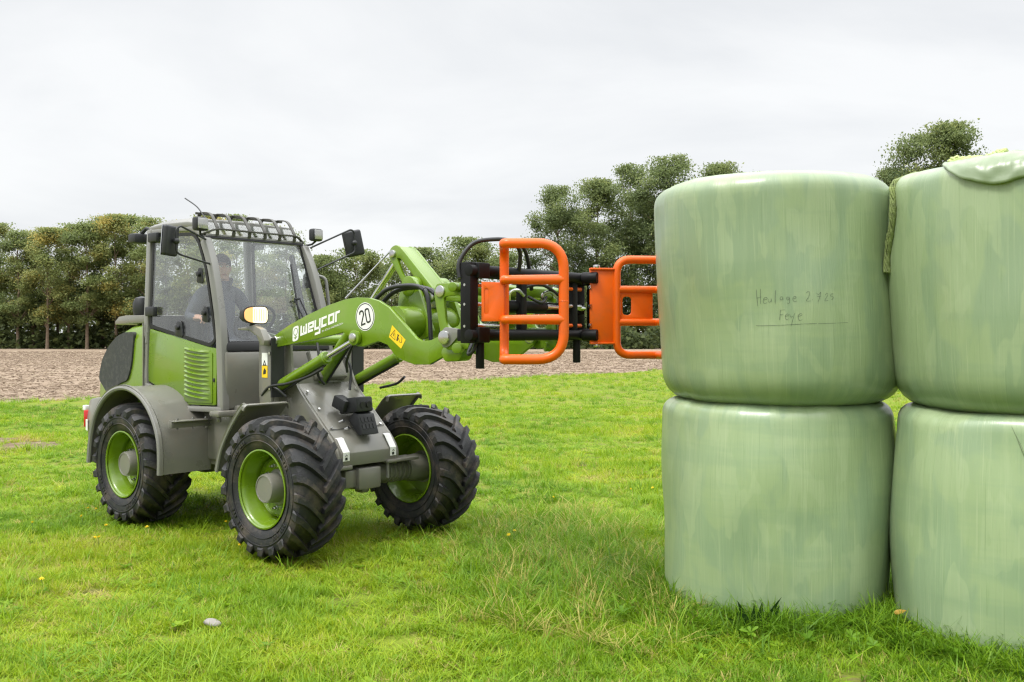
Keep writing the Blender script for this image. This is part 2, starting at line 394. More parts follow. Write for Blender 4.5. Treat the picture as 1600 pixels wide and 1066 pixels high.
FIELDM = ground_mat('stubble_soil', (0.245, 0.186, 0.134), [(0.12, 0.42, 0.6, (0.205, 0.153, 0.108)), (1.6, 0.46, 0.62, (0.29, 0.226, 0.168)), (8.5, 0.56, 0.68, (0.32, 0.25, 0.175)), (14.0, 0.54, 0.72, (0.185, 0.135, 0.096))], 0.5, 0.04)
FARM = ground_mat('far_ground', (0.06, 0.085, 0.02), [(0.05, 0.45, 0.6, (0.09, 0.11, 0.03))])

# ------------------------------------------------------------------ ground
rng = np.random.default_rng(7); random.seed(7)
B0 = Vector((0.0, 36.4)); EN = Vector((0.673, 0.740)).normalized(); NN = Vector((-EN.y, EN.x))
def side(x, y): return (x - B0.x) * NN.x + (y - B0.y) * NN.y
def gz(x, y):
    """height of the meadow"""
    return 0.035 * mnoise.noise((x * 0.35, y * 0.35, 1.3)) + 0.026 * mnoise.noise((x * 0.8, y * 1.3, 4.1)) - 0.014

def grid(name, n0, n1, dn, e0, e1, de, zf, m, kind):
    ns = np.arange(n0, n1 + 1e-6, dn); es = np.arange(e0, e1 + 1e-6, de); vs = []
    for a in ns:
        for b in es:
            x = B0.x + NN.x * a + EN.x * b; y = B0.y + NN.y * a + EN.y * b
            vs.append((x, y, zf(x, y)))
    k = len(es); fs = [(i * k + j, i * k + j + 1, (i + 1) * k + j + 1, (i + 1) * k + j) for i in range(len(ns) - 1) for j in range(k - 1)]
    me = bpy.data.meshes.new(name); me.from_pydata(vs, [], fs); me.materials.append(m); me.shade_smooth()
    o = link(name, me); o['kind'] = kind; return o
g = G(); g.add([(-3000, -3000, -0.35), (3000, -3000, -0.35), (3000, 3000, -0.35), (-3000, 3000, -0.35)], [(0, 1, 2, 3)])
tag(g.build('ground', FARM, recalc=False, smooth=0), kind='structure')
grid('meadow', -60, 0.0, 0.4, -70, 60, 0.8, gz, MEADOWM, 'structure')
grid('field', -0.8, 28, 0.35, -75, 75, 0.6, lambda x, y: -0.08 + 0.075 * mnoise.noise((x * 0.55, y * 0.55, 8)) + 0.055 * mnoise.noise((x * 1.9, y * 1.9, 3)), FIELDM, 'structure')
grid('field', 28, 190, 6, -165, 165, 8, lambda x, y: -0.08 + 0.05 * mnoise.noise((x * 0.05, y * 0.05, 8)), FIELDM, 'structure')

# ------------------------------------------------------------------ instancing on points (grass, straw)
def protos(name, meshes):
    c = bpy.data.collections.new(name)
    for i, me in enumerate(meshes):
        c.objects.link(bpy.data.objects.new(name + '_%02d' % i, me))
    return c

def scatter(name, pts, rot, scale, tone, coll, n_var, m):
    me = bpy.data.meshes.new(name); n = len(pts); me.vertices.add(n); me.vertices.foreach_set('co', np.asarray(pts, 'f').ravel())
    for an, ty, data, key in (('rot', 'FLOAT_VECTOR', rot, 'vector'), ('size', 'FLOAT_VECTOR', scale, 'vector'), ('tone', 'FLOAT', tone, 'value'), ('pick', 'INT', rng.integers(0, n_var, n), 'value')):
        at = me.attributes.new(an, ty, 'POINT'); at.data.foreach_set(key, np.ascontiguousarray(data, dtype=('i' if ty == 'INT' else 'f')).ravel())
    me.materials.append(m); me.update()
    o = link(name, me); o['kind'] = 'stuff'
    ng = bpy.data.node_groups.new(name, 'GeometryNodeTree')
    ng.interface.new_socket('Geometry', in_out='INPUT', socket_type='NodeSocketGeometry'); ng.interface.new_socket('Geometry', in_out='OUTPUT', socket_type='NodeSocketGeometry')
    N = ng.nodes.new; L = ng.links.new
    gi, go = N('NodeGroupInput'), N('NodeGroupOutput'); ip = N('GeometryNodeInstanceOnPoints'); ci = N('GeometryNodeCollectionInfo')
    ci.inputs['Collection'].default_value = coll; ci.inputs['Separate Children'].default_value = True; ci.inputs['Reset Children'].default_value = True
    def attr(nm, ty):
        a = N('GeometryNodeInputNamedAttribute'); a.data_type = ty; a.inputs['Name'].default_value = nm; return a.outputs['Attribute']
    L(gi.outputs[0], ip.inputs['Points']); L(ci.outputs[0], ip.inputs['Instance']); ip.inputs['Pick Instance'].default_value = True
    L(attr('pick', 'INT'), ip.inputs['Instance Index']); L(attr('size', 'FLOAT_VECTOR'), ip.inputs['Scale'])
    e2r = N('FunctionNodeEulerToRotation'); L(attr('rot', 'FLOAT_VECTOR'), e2r.inputs[0]); L(e2r.outputs[0], ip.inputs['Rotation'])
    L(ip.outputs[0], go.inputs[0])
    md = o.modifiers.new('scatter', 'NODES'); md.node_group = ng
    return o

def blade_mesh(name, n, h, w, lean, spread, m, bend=0.5):
    vs, fs = [], []
    for i in range(n):
        a = random.uniform(0, 2 * math.pi); hh = h * random.uniform(0.45, 1.1); ww = w * random.uniform(0.7, 1.3)
        rr = spread * math.sqrt(random.random()); a2 = random.uniform(0, 2 * math.pi)
        base = Vector((rr * math.cos(a2), rr * math.sin(a2), -0.015)); d = Vector((math.cos(a), math.sin(a), 0))
        sdv = Vector((-d.y, d.x, 0)); ln = lean * random.uniform(0.2, 1.3); b = bend * random.uniform(0.2, 1.6); k = len(vs)
        for t, wf in ((0, 0.8), (0.4, 1.0), (0.75, 0.7)):
            p = base + d * (hh * (ln * t + b * t * t)) + Vector((0, 0, hh * (t - 0.32 * b * t * t)))
            vs += [p - sdv * ww * wf / 2, p + sdv * ww * wf / 2]
        vs.append(base + d * (hh * (ln + b)) + Vector((0, 0, hh * (1 - 0.36 * b))))
        fs += [(k, k + 1, k + 3, k + 2), (k + 2, k + 3, k + 5, k + 4), (k + 4, k + 5, k + 6)]
    me = bpy.data.meshes.new(name); me.from_pydata(vs, [], fs); me.materials.append(m); me.shade_smooth(); return me

near_t = protos('grass_tuft', [blade_mesh('grass_tuft', 22, 0.075, 0.0042, 0.45, 0.045, GRASSM) for _ in range(7)])
tall_t = protos('tall_tuft', [blade_mesh('tall_tuft', 16, 0.20, 0.0055, 0.35, 0.05, GRASSM, 0.7) for _ in range(6)])

BALES = []   # (x, y, r) filled in below, used to keep grass out of the bales
BALE_POS = {'a': (1.687, 6.138), 'b': (2.918, 5.413)}
def clear(x, y):
    for (bx, by) in BALE_POS.values():
        if (x - bx) ** 2 + (y - by) ** 2 < 0.60 ** 2: return False
    return True

PATCHES = [(-7.35, 14.1, 0.75, 0.75), (-8.4, 14.8, 0.8, 0.8)]
def in_patch(x, y):
    for px, py, rx, ry in PATCHES:
        if math.hypot((x - px) / rx, (y - py) / ry) < 0.85 + 0.5 * mnoise.noise((x * 2.2, y * 4.0, 7)): return True
    return False
def wedge(n, d0, d1, power, spread=0.66):
    """random ground points in front of the camera, thinning with distance"""
    u = rng.random(n); d = (d0 ** power + u * (d1 ** power - d0 ** power)) ** (1 / power)
    x = (rng.random(n) * 2 - 1) * (spread * d + 1.8); return x, d

P, RO, SCA, TO = [], [], [], []
TP, TR, TS_, TT = [], [], [], []
for (n, d0, d1, pw, base) in ((54000, 2.2, 9.0, 1.35, 1.0), (34000, 9.0, 22.0, 1.2, 1.35), (23000, 22.0, 58.0, 1.25, 1.8)):
    X, D = wedge(n, d0, d1, pw)
    for x, y in zip(X, D):
        if side(x, y) > 0.25 or not clear(x, y): continue
        f1 = mnoise.noise((x * 0.45, y * 0.45, 0.0)); f2 = mnoise.noise((x * 1.7, y * 1.7, 5.0)); f3 = mnoise.noise((x * 0.16, y * 0.22, 9.0)); f4 = mnoise.noise((x * 4.1, y * 4.1, 2.0))
        # bare patches
        bare = mnoise.noise((x * 2.2, y * 2.2, 21.0)) + 0.35 * f4
        if bare > 0.38 and random.random() < 0.85: continue
        if in_patch(x, y) and random.random() < 0.93: continue
        h = base * (0.85 + 0.60 * f1 + 0.75 * f2 + 0.35 * f4) * random.uniform(0.65, 1.35)
        # taller around the bales' feet and in the strip before them
        db = min(math.hypot(x - bx, y - by) for bx, by in BALE_POS.values()) - 0.68
        tall = 0.0
        if y < 10 and db < 0.55: h *= 1.05
        h = max(h, 0.4)
        P.append((x, y, gz(x, y))); w = base * random.uniform(0.85, 1.2)
        RO.append((random.gauss(0, 0.16), random.gauss(0, 0.16), random.uniform(0, 6.283))); SCA.append((w, w, h))
        tone = 0.51 + 0.34 * f3 + 0.30 * f1 - 0.24 * f2 + 0.22 * mnoise.noise((x * 0.5, y * 1.5, 31.0)) + random.gauss(0, 0.12)
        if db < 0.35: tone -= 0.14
        if random.random() < 0.05: tone = 0.98
        TO.append(min(max(tone, 0.03), 1.0))
    # longer grass: clumps, most in the strip left of the bales
    X, D = wedge(n // 3, d0, min(d1, 40), pw)
    for x, y in zip(X, D):
        if side(x, y) > 0.35 or not clear(x, y): continue
        db = min(math.hypot(x - bx, y - by) for bx, by in BALE_POS.values()) - 0.68
        strip = math.exp(-((x - 0.35) / 0.8) ** 2 - ((y - 7.2) / 1.9) ** 2)
        edge = math.exp(-(side(x, y) / 0.9) ** 2) * 0.6
        pr = 0.06 + 0.95 * strip + edge + (0.75 if db < 0.32 else 0) + 0.5 * max(0, mnoise.noise((x * 0.8, y * 0.8, 13)) - 0.18)
        if random.random() > pr: continue
        TP.append((x, y, gz(x, y))); s = base ** 0.5 * random.uniform(0.55, 1.05) * (1.15 if strip > 0.3 or db < 0.3 else 0.72)
        TR.append((random.gauss(0, 0.18), random.gauss(0, 0.18), random.uniform(0, 6.283))); TS_.append((base ** 0.5, base ** 0.5, s))
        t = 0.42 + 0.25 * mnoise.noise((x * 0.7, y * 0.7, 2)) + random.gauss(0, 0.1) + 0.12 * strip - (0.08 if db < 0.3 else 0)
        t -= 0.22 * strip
        if strip > 0.2 and random.random() < 0.2: t = 0.97
        TT.append(min(max(t, 0.02), 1))
# a belt of longer blades hugging the foot of each bale
for bx, by in BALE_POS.values():
    for _ in range(700):
        a = random.uniform(0, 2 * math.pi); rr = random.uniform(0.60, 0.95) if random.random() < .7 else random.uniform(0.6, 1.2)
        x, y = bx + rr * math.cos(a), by + rr * math.sin(a)
        if not clear(x, y): continue
        TP.append((x, y, gz(x, y))); TR.append((random.gauss(0, 0.2), random.gauss(0, 0.2), random.uniform(0, 6.283)))
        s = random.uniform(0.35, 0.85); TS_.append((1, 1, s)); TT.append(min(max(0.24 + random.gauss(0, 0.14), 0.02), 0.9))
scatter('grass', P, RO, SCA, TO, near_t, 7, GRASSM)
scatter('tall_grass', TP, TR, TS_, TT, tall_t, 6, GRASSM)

# worn patches of bare soil in the meadow, on the far side of the loader's tail
SOILM = ground_mat('bare_soil', (0.150, 0.108, 0.070), [(3.0, 0.45, 0.62, (0.24, 0.185, 0.125)), (14, 0.5, 0.66, (0.09, 0.068, 0.046))], 0.8, 0.03)
for px, py, rx, ry in PATCHES:
    vs = [(px, py, gz(px, py) + .014)]; n = 40
    for ring in (0.5, 1.0):
        for k in range(n):
            a = 2 * math.pi * k / n; rr = ring * (1.0 + 0.35 * mnoise.noise((math.cos(a) * 1.8 + px, math.sin(a) * 1.8, 2.0)))
            x, y = px + rx * 1.15 * rr * math.cos(a), py + ry * 1.15 * rr * math.sin(a); vs.append((x, y, gz(x, y) + (.014 if ring < 1 else -.004)))
    fs = [(0, 1 + k, 1 + (k + 1) % n) for k in range(n)] + [(1 + k, 1 + n + k, 1 + n + (k + 1) % n, 1 + (k + 1) % n) for k in range(n)]
    me = bpy.data.meshes.new('bare_soil'); me.from_pydata(vs, [], fs); me.materials.append(SOILM); me.shade_smooth(); link('bare_soil', me)['kind'] = 'structure'

# low broad-leaved weeds between the grass
def rosette(name, n, L_, w, m):
    vs, fs = [], []
    for i in range(n):
        a = 2 * math.pi * i / n + random.uniform(-.3, .3); d = Vector((math.cos(a), math.sin(a), 0)); sv = Vector((-d.y, d.x, 0)); el = random.uniform(0.25, 0.9); k = len(vs); l = L_ * random.uniform(.6, 1.1)
        for t, wf in ((0.05, .2), (.35, .8), (.65, 1.0), (.9, .6)):
            p = d * l * t + Vector((0, 0, l * (el * t - .5 * el * t * t))) + Vector((0, 0, .01)); vs += [p - sv * w * wf + Vector((0, 0, .004)), p, p + sv * w * wf + Vector((0, 0, .004))]
        vs.append(d * l + Vector((0, 0, l * el * .5 + .01)))
        for q in range(3): fs += [(k + 3 * q, k + 3 * q + 1, k + 3 * q + 4, k + 3 * q + 3), (k + 3 * q + 1, k + 3 * q + 2, k + 3 * q + 5, k + 3 * q + 4)]
        fs += [(k + 9, k + 10, k + 12), (k + 10, k + 11, k + 12)]
    me = bpy.data.meshes.new(name); me.from_pydata(vs, [], fs); me.materials.append(m); me.shade_smooth(); return me
weed = protos('weed', [rosette('weed', 5, .06, .011, GRASSM), rosette('weed', 7, .075, .014, GRASSM), rosette('weed', 4, .045, .013, GRASSM)])
P, RO, SCA, TO = [], [], [], []
X, D = wedge(5200, 2.6, 20, 1.2)
for x, y in zip(X, D):
    if side(x, y) > 0 or not clear(x, y) or mnoise.noise((x * 0.9, y * 0.9, 51)) < random.uniform(-.15, .35): continue
    P.append((x, y, gz(x, y) + .02)); RO.append((random.gauss(0, .2), random.gauss(0, .2), random.uniform(0, 6.28))); k = random.uniform(.4, .85); SCA.append((k, k, k)); TO.append(min(max(random.gauss(.38, .16), .05), .9))
for bx, by in BALE_POS.values():
    for _ in range(26):
        a = math.atan2(-by, -bx) + random.uniform(-1.3, 1.3); rr = random.uniform(.70, 1.25); x, y = bx + rr * math.cos(a), by + rr * math.sin(a)
        if not clear(x, y): continue
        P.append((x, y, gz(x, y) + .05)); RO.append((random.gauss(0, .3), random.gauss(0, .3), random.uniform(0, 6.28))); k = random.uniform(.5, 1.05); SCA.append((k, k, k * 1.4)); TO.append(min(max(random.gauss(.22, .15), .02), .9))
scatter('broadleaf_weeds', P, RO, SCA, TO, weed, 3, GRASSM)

# straw and clods on the field
def chip_mesh(name, m, kind):
    g = G()
    if kind == 0:
        for _ in range(3):
            a = random.uniform(0, 3.14); L_ = random.uniform(0.06, 0.16); c = Vector((random.uniform(-.1, .1), random.uniform(-.1, .1), 0.02))
            d = Vector((math.cos(a), math.sin(a), random.uniform(-.15, .35))) * L_
            g.tube([c - d, c + d], 0.011, 4)
    else:
        vs = []; bm = bmesh.new(); bmesh.ops.create_icosphere(bm, subdivisions=1, radius=0.07)
        for v in bm.verts: v.co *= random.uniform(0.65, 1.3); v.co.z *= 0.6
        bm.verts.index_update(); g.add([v.co[:] for v in bm.verts], [[v.index for v in f.verts] for f in bm.faces]); bm.free()
    return g.mesh(name, m, smooth=0)
chips = protos('straw_bit', [chip_mesh('straw_bit', STRAWM, 0) for _ in range(4)] + [chip_mesh('clod', STRAWM, 1) for _ in range(3)])
P, RO, SCA, TO = [], [], [], []
X, D = wedge(90000, 20, 95, 1.0)
for x, y in zip(X, D):
    s = side(x, y)
    if s < 0.1: continue
    P.append((x, y, -0.05 if s > 28 else -0.06 + 0.075 * mnoise.noise((x * 0.55, y * 0.55, 8)) + 0.055 * mnoise.noise((x * 1.9, y * 1.9, 3)))); RO.append((0, 0, random.uniform(0, 6.28)))
    k = random.uniform(0.25, 0.75) * (1 + max(0, y - 45) / 80); SCA.append((k, k, k * random.uniform(0.6, 1.1))); TO.append(min(max(random.gauss(0.45, 0.3), 0), 1))
scatter('straw_and_clods', P, RO, SCA, TO, chips, 7, STRAWM)

# ------------------------------------------------------------------ trees
def leaf_cloud(name, cen, size, tone, m, flat=0.55):
    """one small bent quad per leaf spray"""
    n = len(cen); nr = rng.normal(size=(n, 3)); nr[:, 2] = np.abs(nr[:, 2]) + flat; nr /= np.linalg.norm(nr, axis=1)[:, None]
    t = np.cross(nr, rng.normal(size=(n, 3))); t /= np.linalg.norm(t, axis=1)[:, None]; b = np.cross(nr, t)
    s = (np.asarray(size) * rng.uniform(0.6, 1.35, n))[:, None]
    q = np.stack([cen - t * s, cen - b * s * 0.6 + nr * s * .15, cen + t * s, cen + b * s * 0.6 - nr * s * .1], 1).reshape(-1, 3)
    me = bpy.data.meshes.new(name); me.vertices.add(4 * n); me.vertices.foreach_set('co', q.astype('f').ravel())
    me.loops.add(4 * n); me.loops.foreach_set('vertex_index', np.arange(4 * n, dtype='i')); me.polygons.add(n)
    me.polygons.foreach_set('loop_start', np.arange(0, 4 * n, 4, dtype='i'))
    at = me.attributes.new('tone', 'FLOAT', 'FACE'); at.data.foreach_set('value', np.clip(tone, 0, 1).astype('f'))
    me.materials.append(m); me.update(calc_edges=True); me.validate(); return me

def tree_meshes(seed, H, rad, zb, ncl, per, size, m, tone0=0.45, shape='row', lean=0.0, trunk_r=0.18):
    r = random.Random(seed); rg = np.random.default_rng(seed)
    cl = []; tries = 0
    while len(cl) < ncl and tries < 5000:
        tries += 1
        u = r.random(); z = zb + (H - zb) * u
        if shape == 'row': pr = rad * 1.25 * max(0.06, math.sin(math.pi * (0.16 + 0.82 * u)) ** 0.75 - 0.18 * (1 - u))
        elif shape == 'round': pr = rad * math.sqrt(max(0.05, 1 - (2 * u - 1) ** 2 * 0.93))
        else: pr = rad * (math.sqrt(max(0.04, 1 - (1.75 * u - 0.75) ** 2)) if u > .4 else 0.72 + u * 0.75)
        a = r.uniform(0, 6.283); q = pr * (r.random() ** 0.45)
        q *= 1 + (0.5 if shape == 'oak' else 0.3) * mnoise.noise((math.cos(a) * 1.4 + seed, math.sin(a) * 1.4, z * 0.35))
        c = Vector((q * math.cos(a) + lean * u, q * math.sin(a), z))
        cl.append((c, q / max(pr, .1), u))
    pts, tn = [], []
    for c, q, u in cl:
        k = int(per * r.uniform(0.55, 1.35)); sc = r.uniform(0.55, 1.0) * (rad ** 0.5) * 0.44
        p = rg.normal(size=(k, 3)) * (sc, sc, sc * 0.55) + np.array(c); p[:, 2] = np.where(p[:, 2] > H + 0.3, 2 * H + .6 - p[:, 2], p[:, 2])
        pts.append(p); base = tone0 + r.gauss(0, 0.16)
        if r.random() < 0.06: base += 0.35
        tn.append(base + rg.normal(size=k) * 0.10)
    crown = leaf_cloud('crown', np.concatenate(pts), size, np.concatenate(tn), m)
    g = G(); x1 = lean * 0.8; tp = [(0, 0, -0.3), (r.uniform(-.1, .1), 0, H * .25), (x1 * .4 + r.uniform(-.2, .2), r.uniform(-.2, .2), H * 0.5), (x1 + r.uniform(-.3, .3), r.uniform(-.2, .2), H * 0.88)]
    sp = spline(tp, 4); g.tube(sp, [trunk_r * (1.15 - 1.05 * i / (len(sp) - 1)) for i in range(len(sp))], 7)
    for c, q, u in r.sample(cl, min(len(cl), 26)):
        z0 = max(zb * 0.75, c.z - r.uniform(0.8, 2.6)); f = z0 / H
        b0 = Vector((lean * f * .8, 0, z0)); md = b0.lerp(c, 0.5) + Vector((0, 0, 0.3)); w = trunk_r * (1.0 - 0.8 * f) * 0.45
        g.tube([b0, md, c], [w, w * 0.6, w * 0.2], 5, caps=False)
    return crown, g.mesh('trunk', BARK, smooth=60)

ORD = ['first', 'second', 'third', 'fourth', 'fifth', 'sixth', 'seventh', 'eighth', 'ninth', 'tenth', 'eleventh', 'twelfth', 'thirteenth', 'fourteenth', 'fifteenth', 'sixteenth', 'seventeenth', 'eighteenth', 'nineteenth', 'twentieth']
row_m = [tree_meshes(11 + i, 14.0, 2.5, 3.2, 38, 430, 0.122, LEAF, (0.45, 0.55, 0.38, 0.50, 0.62)[i], 'row', (0.4, -0.5, 0.2, 0.6, -0.3)[i], 0.20) for i in range(5)]
round_m = [tree_meshes(31 + i, 10.0, 4.0, 1.0, 50, 400, 0.135, LEAF, (0.30, 0.42, 0.36)[i], 'round', 0, 0.2) for i in range(3)]
oak_m = [tree_meshes(51 + i, 22.0, 6.2, 2.5, 92, 400, 0.165, OAK, (0.40, 0.48, 0.36)[i], 'oak', 0, 0.42) for i in range(3)]
def tree(ms, px, top, Y, wpx, label, group, H0, R0, base=541.0):
    X = (px - 800) * Y / 1497; H = (base - top) * Y / 1497 + 0.1; k = H / H0; kr = (wpx * Y / 1497 / 2) / R0
    t = empty('tree', (X, Y, -0.1), random.uniform(0, 6.28), label, 'tree', group)
    c = link('crown', ms[0], t); b = link('trunk', ms[1], t)
    t.scale = (kr, kr, k); return t
ROW = [(-28, 352, 115), (2, 351, 118), (28, 356, 113), (52, 362, 116), (74, 357, 112), (90, 360, 119), (107, 350, 114), (136, 343, 112), (160, 341, 118), (182, 336, 113), (206, 338, 117), (228, 340, 112), (258, 349, 116), (296, 346, 114), (332, 338, 112), (368, 337, 117), (408, 350, 113), (446, 356, 118)]
for i, (px, top, Y) in enumerate(ROW):
    if i < 12: lb = ORD[i] + ' slender tree of the row behind the ploughed field, counted from its open end'
    else: lb = ORD[i - 12] + ' tree behind the cab windows, counted along the row from the rear pillar'
    tree(row_m[i % 5], px, top, Y, random.uniform(58, 74), lb, 'trees in the dense row behind the field', 14.0, 2.5)
MID = [(505, 400, 112, 90, 'dense dark green tree seen under the loader\'s far mirror'), (556, 392, 116, 105, 'round olive green tree between far mirror and green lift arm'),
       (612, 404, 124, 100, 'dull green tree behind the thin rod of the green lift arm'), (662, 391, 128, 100, 'dark tree right behind the tip of the green lift arm'),
       (726, 375, 122, 105, 'bushy tree behind the black hose arch of the grab'), (790, 392, 130, 100, 'low dark tree behind the near orange grab arm')]
for i, (px, top, Y, w, lb) in enumerate(MID): tree(round_m[i % 3], px, top, Y, w, lb, 'round trees behind the raised arm', 10.0, 4.0)
OAKS = [(872, 292, 128, 105, 'oak at the open edge of the tall clump beside the grab'), (934, 284, 132, 120, 'broad oak rising above the far orange grab arm'),
        (985, 262, 138, 110, 'tall oak between the far grab arm and the handwritten bale'), (1046, 246, 130, 140, 'tallest oak of the clump, its crown above the corner of the handwritten bale'),
        (1122, 260, 135, 120, 'oak whose crown top shows above the handwritten bale'), (1178, 274, 140, 90, 'oak of which only a sprig shows above the handwritten bale'),
        (1395, 262, 118, 90, 'smaller oak showing in the gap between the upper bales'), (1482, 194, 112, 150, 'tall oak with its crown above the bale with the loose film flap'), (1432, 212, 116, 130, 'oak leaning left of the tall oak above the gap between the upper bales')]
for i, (px, top, Y, w, lb) in enumerate(OAKS): tree(oak_m[i % 3], px, top, Y, w, lb, 'tall oaks behind the bales', 22.0, 6.2)

# undergrowth and the wood that closes the gaps between the trunks
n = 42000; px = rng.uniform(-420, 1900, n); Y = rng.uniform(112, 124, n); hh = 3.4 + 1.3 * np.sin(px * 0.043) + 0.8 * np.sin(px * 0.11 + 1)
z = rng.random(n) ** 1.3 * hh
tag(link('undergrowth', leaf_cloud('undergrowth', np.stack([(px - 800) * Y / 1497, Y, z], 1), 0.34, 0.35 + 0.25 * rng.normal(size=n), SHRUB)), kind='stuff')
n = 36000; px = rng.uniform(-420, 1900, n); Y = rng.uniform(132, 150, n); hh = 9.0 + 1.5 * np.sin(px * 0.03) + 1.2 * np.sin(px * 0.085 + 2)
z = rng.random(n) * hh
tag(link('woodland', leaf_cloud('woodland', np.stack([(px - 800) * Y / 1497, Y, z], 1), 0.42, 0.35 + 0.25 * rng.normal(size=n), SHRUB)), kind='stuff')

# ------------------------------------------------------------------ wrapped bales
class Bale:
    def __init__(s, x, y, z0, H, Rr, cb, ct, seed, taper=0.0, lean=(0, 0), bulge=0.02, crown=0.03):
        s.__dict__.update(locals())
        pr = [(0.0, 0.012), (Rr * 0.5, 0.006)]
        wob = lambda z: Rr * (1 + taper * (z / H - 0.5)) + bulge * math.sin(math.pi * z / H)
        for k in range(9):
            a = math.pi / 2 * k / 8; pr.append((wob(cb) - cb + cb * math.sin(a) ** 0.85, cb - cb * math.cos(a) ** 0.85))
        for k in range(1, 22): 
            z = cb + (H - cb - ct) * k / 22; pr.append((wob(z), z))
        for k in range(9):
            a = math.pi / 2 * k / 8; pr.append((wob(H - ct) - ct * 1.1 + ct * 1.1 * math.cos(a) ** 0.9, H - ct + ct * math.sin(a) ** 0.9))
        pr += [(Rr * 0.62, H + crown * 0.6), (Rr * 0.3, H + crown), (0, H + crown)]
        s.pr = pr
        sd = [p for p in pr if p[0] > Rr * 0.55]; s.zs = [p[1] for p in sd]; s.rs = [p[0] for p in sd]
    def rad(s, z): return float(np.interp(z, s.zs, s.rs))
    def pos(s, th, r, z):
        d = 0.036 * mnoise.noise((math.cos(th) * 1.3 + s.seed * 5, math.sin(th) * 1.3, z * 1.1)) + 0.010 * mnoise.noise((math.cos(th) * 3.2 + s.seed * 5, math.sin(th) * 3.2, z * 2.6))
        # slight drag wrinkles towards the rolled edges
        e = max(0.0, 1 - min(z, s.H - z) / 0.22)
        d += 0.012 * e * mnoise.noise((th * 8.0, z * 2.0, s.seed)) + 0.006 * e * mnoise.noise((th * 19.0, z * 3.0, s.seed)) + 0.0022 * mnoise.noise((th * 26, z * 1.2, s.seed))
        rr = r * (1 + d / s.Rr) if r > 0.05 else r
        zz = z + (0.02 * mnoise.noise((math.cos(th) * r * 2 + s.seed, math.sin(th) * r * 2, s.seed)) if z > s.H * .9 else 0)
        return Vector((rr * math.cos(th) + s.lean[0] * z, rr * math.sin(th) + s.lean[1] * z, zz))
    def on(s, th, z, off=0.002):
        return s.pos(th, s.rad(z) + off, z)
    def build(s, label, m):
        n = 160; vs = []; fs = []; uvv = []
        for (r, z) in s.pr:
            for k in range(n): vs.append(s.pos(2 * math.pi * k / n, r, z))
        mm = len(s.pr)
        L = [0.0]
        for i in range(1, mm): L.append(L[-1] + math.hypot(s.pr[i][0] - s.pr[i - 1][0], s.pr[i][1] - s.pr[i - 1][1]))
        for i in range(mm - 1):
            for k in range(n):
                fs.append((i * n + k, i * n + (k + 1) % n, (i + 1) * n + (k + 1) % n, (i + 1) * n + k))
                for (ii, kk) in ((i, k), (i, k + 1), (i + 1, k + 1), (i + 1, k)): uvv += [2 * math.pi * kk / n * 0.72, L[ii]]
        me = bpy.data.meshes.new('wrapped_bale'); me.from_pydata(vs, [], fs); ul = me.uv_layers.new(name='UVMap'); ul.data.foreach_set('uv', uvv)
        me.materials.append(m); me.shade_smooth()
        o = link('wrapped_bale', me); o.location = (s.x, s.y, s.z0)
        return tag(o, label, 'bale', 'film wrapped bales')

(ax, ay), (bx_, by_) = BALE_POS['a'], BALE_POS['b']
b1 = Bale(ax, ay, -0.05, 1.295, 0.690, 0.13, 0.11, 1, taper=0.012, bulge=0.026)
b2 = Bale(bx_, by_, -0.07, 1.31, 0.690, 0.12, 0.10, 2, taper=-0.035, bulge=0.022)
b3 = Bale(ax + 0.01, ay - 0.03, 1.228, 1.36, 0.725, 0.22, 0.135, 3, taper=0.035, lean=(-0.035, 0), bulge=0.022, crown=0.02)
b4 = Bale(bx_ + 0.03, by_ - 0.02, 1.222, 1.345, 0.735, 0.25, 0.115, 4, taper=0.02, lean=(-0.01, 0), bulge=0.02, crown=0.03)
o1 = b1.build('lower green wrapped bale standing in the grass under the handwritten bale', film_mat('bale_film', 1.0, 1.14))
o2 = b2.build('lower green wrapped bale with a slanting loose film edge on its front', film_mat('bale_film', 2.3, 1.14))
o3 = b3.build('upper green wrapped bale with handwriting on its film', film_mat('bale_film', 3.1, 0.95))
o4 = b4.build('upper green wrapped bale with a crumpled film flap on top', film_mat('bale_film', 4.6, 0.97))

PEN = mat('pencil_mark', (0.075, 0.10, 0.065), 0.7)
TH3 = math.atan2(-b3.y, -b3.x)      # the side of the bale that faces the camera
STROKES = [[(255, 165), (258, 270), (265, 380)], [(305, 160), (304, 250), (303, 350)], [(255, 277), (305, 262)],
 [(340, 300), (385, 290), (380, 270), (352, 274), (336, 310), (345, 345), (385, 335)], [(400, 288), (400, 320), (415, 330), (435, 310), (437, 285), (441, 330)],
 [(493, 180), (487, 260), (483, 345)], [(576, 265), (556, 262), (545, 285), (556, 303), (578, 285), (576, 264), (582, 302)],
 [(650, 270), (630, 268), (622, 290), (635, 306), (655, 285), (655, 266), (660, 330), (645, 347), (625, 340)], [(700, 290), (737, 280), (728, 258), (705, 270), (698, 300), (715, 325), (746, 318)],
 [(865, 215), (890, 195), (906, 212), (895, 260), (862, 316), (917, 318)], [(932, 300), (940, 304)], [(985, 215), (1020, 236), (1050, 206), (1035, 260), (1010, 326)], [(1000, 262), (1050, 258)],
 [(1108, 242), (1135, 218), (1146, 240), (1100, 312), (1147, 310)], [(1226, 226), (1195, 228), (1186, 254), (1215, 258), (1222, 280), (1190, 302)],
 [(545, 430), (538, 490), (530, 556)], [(540, 433), (596, 429)], [(537, 491), (575, 486)], [(600, 512), (636, 500), (630, 480), (610, 490), (600, 520), (612, 552), (641, 542)],
 [(655, 485), (668, 522), (692, 508)], [(712, 474), (690, 555), (667, 630)], [(750, 512), (797, 500), (800, 480), (770, 485), (755, 520), (770, 562), (806, 555)],
 [(235, 628), (500, 626), (830, 608), (1100, 602), (1425, 590)]]
g = G()
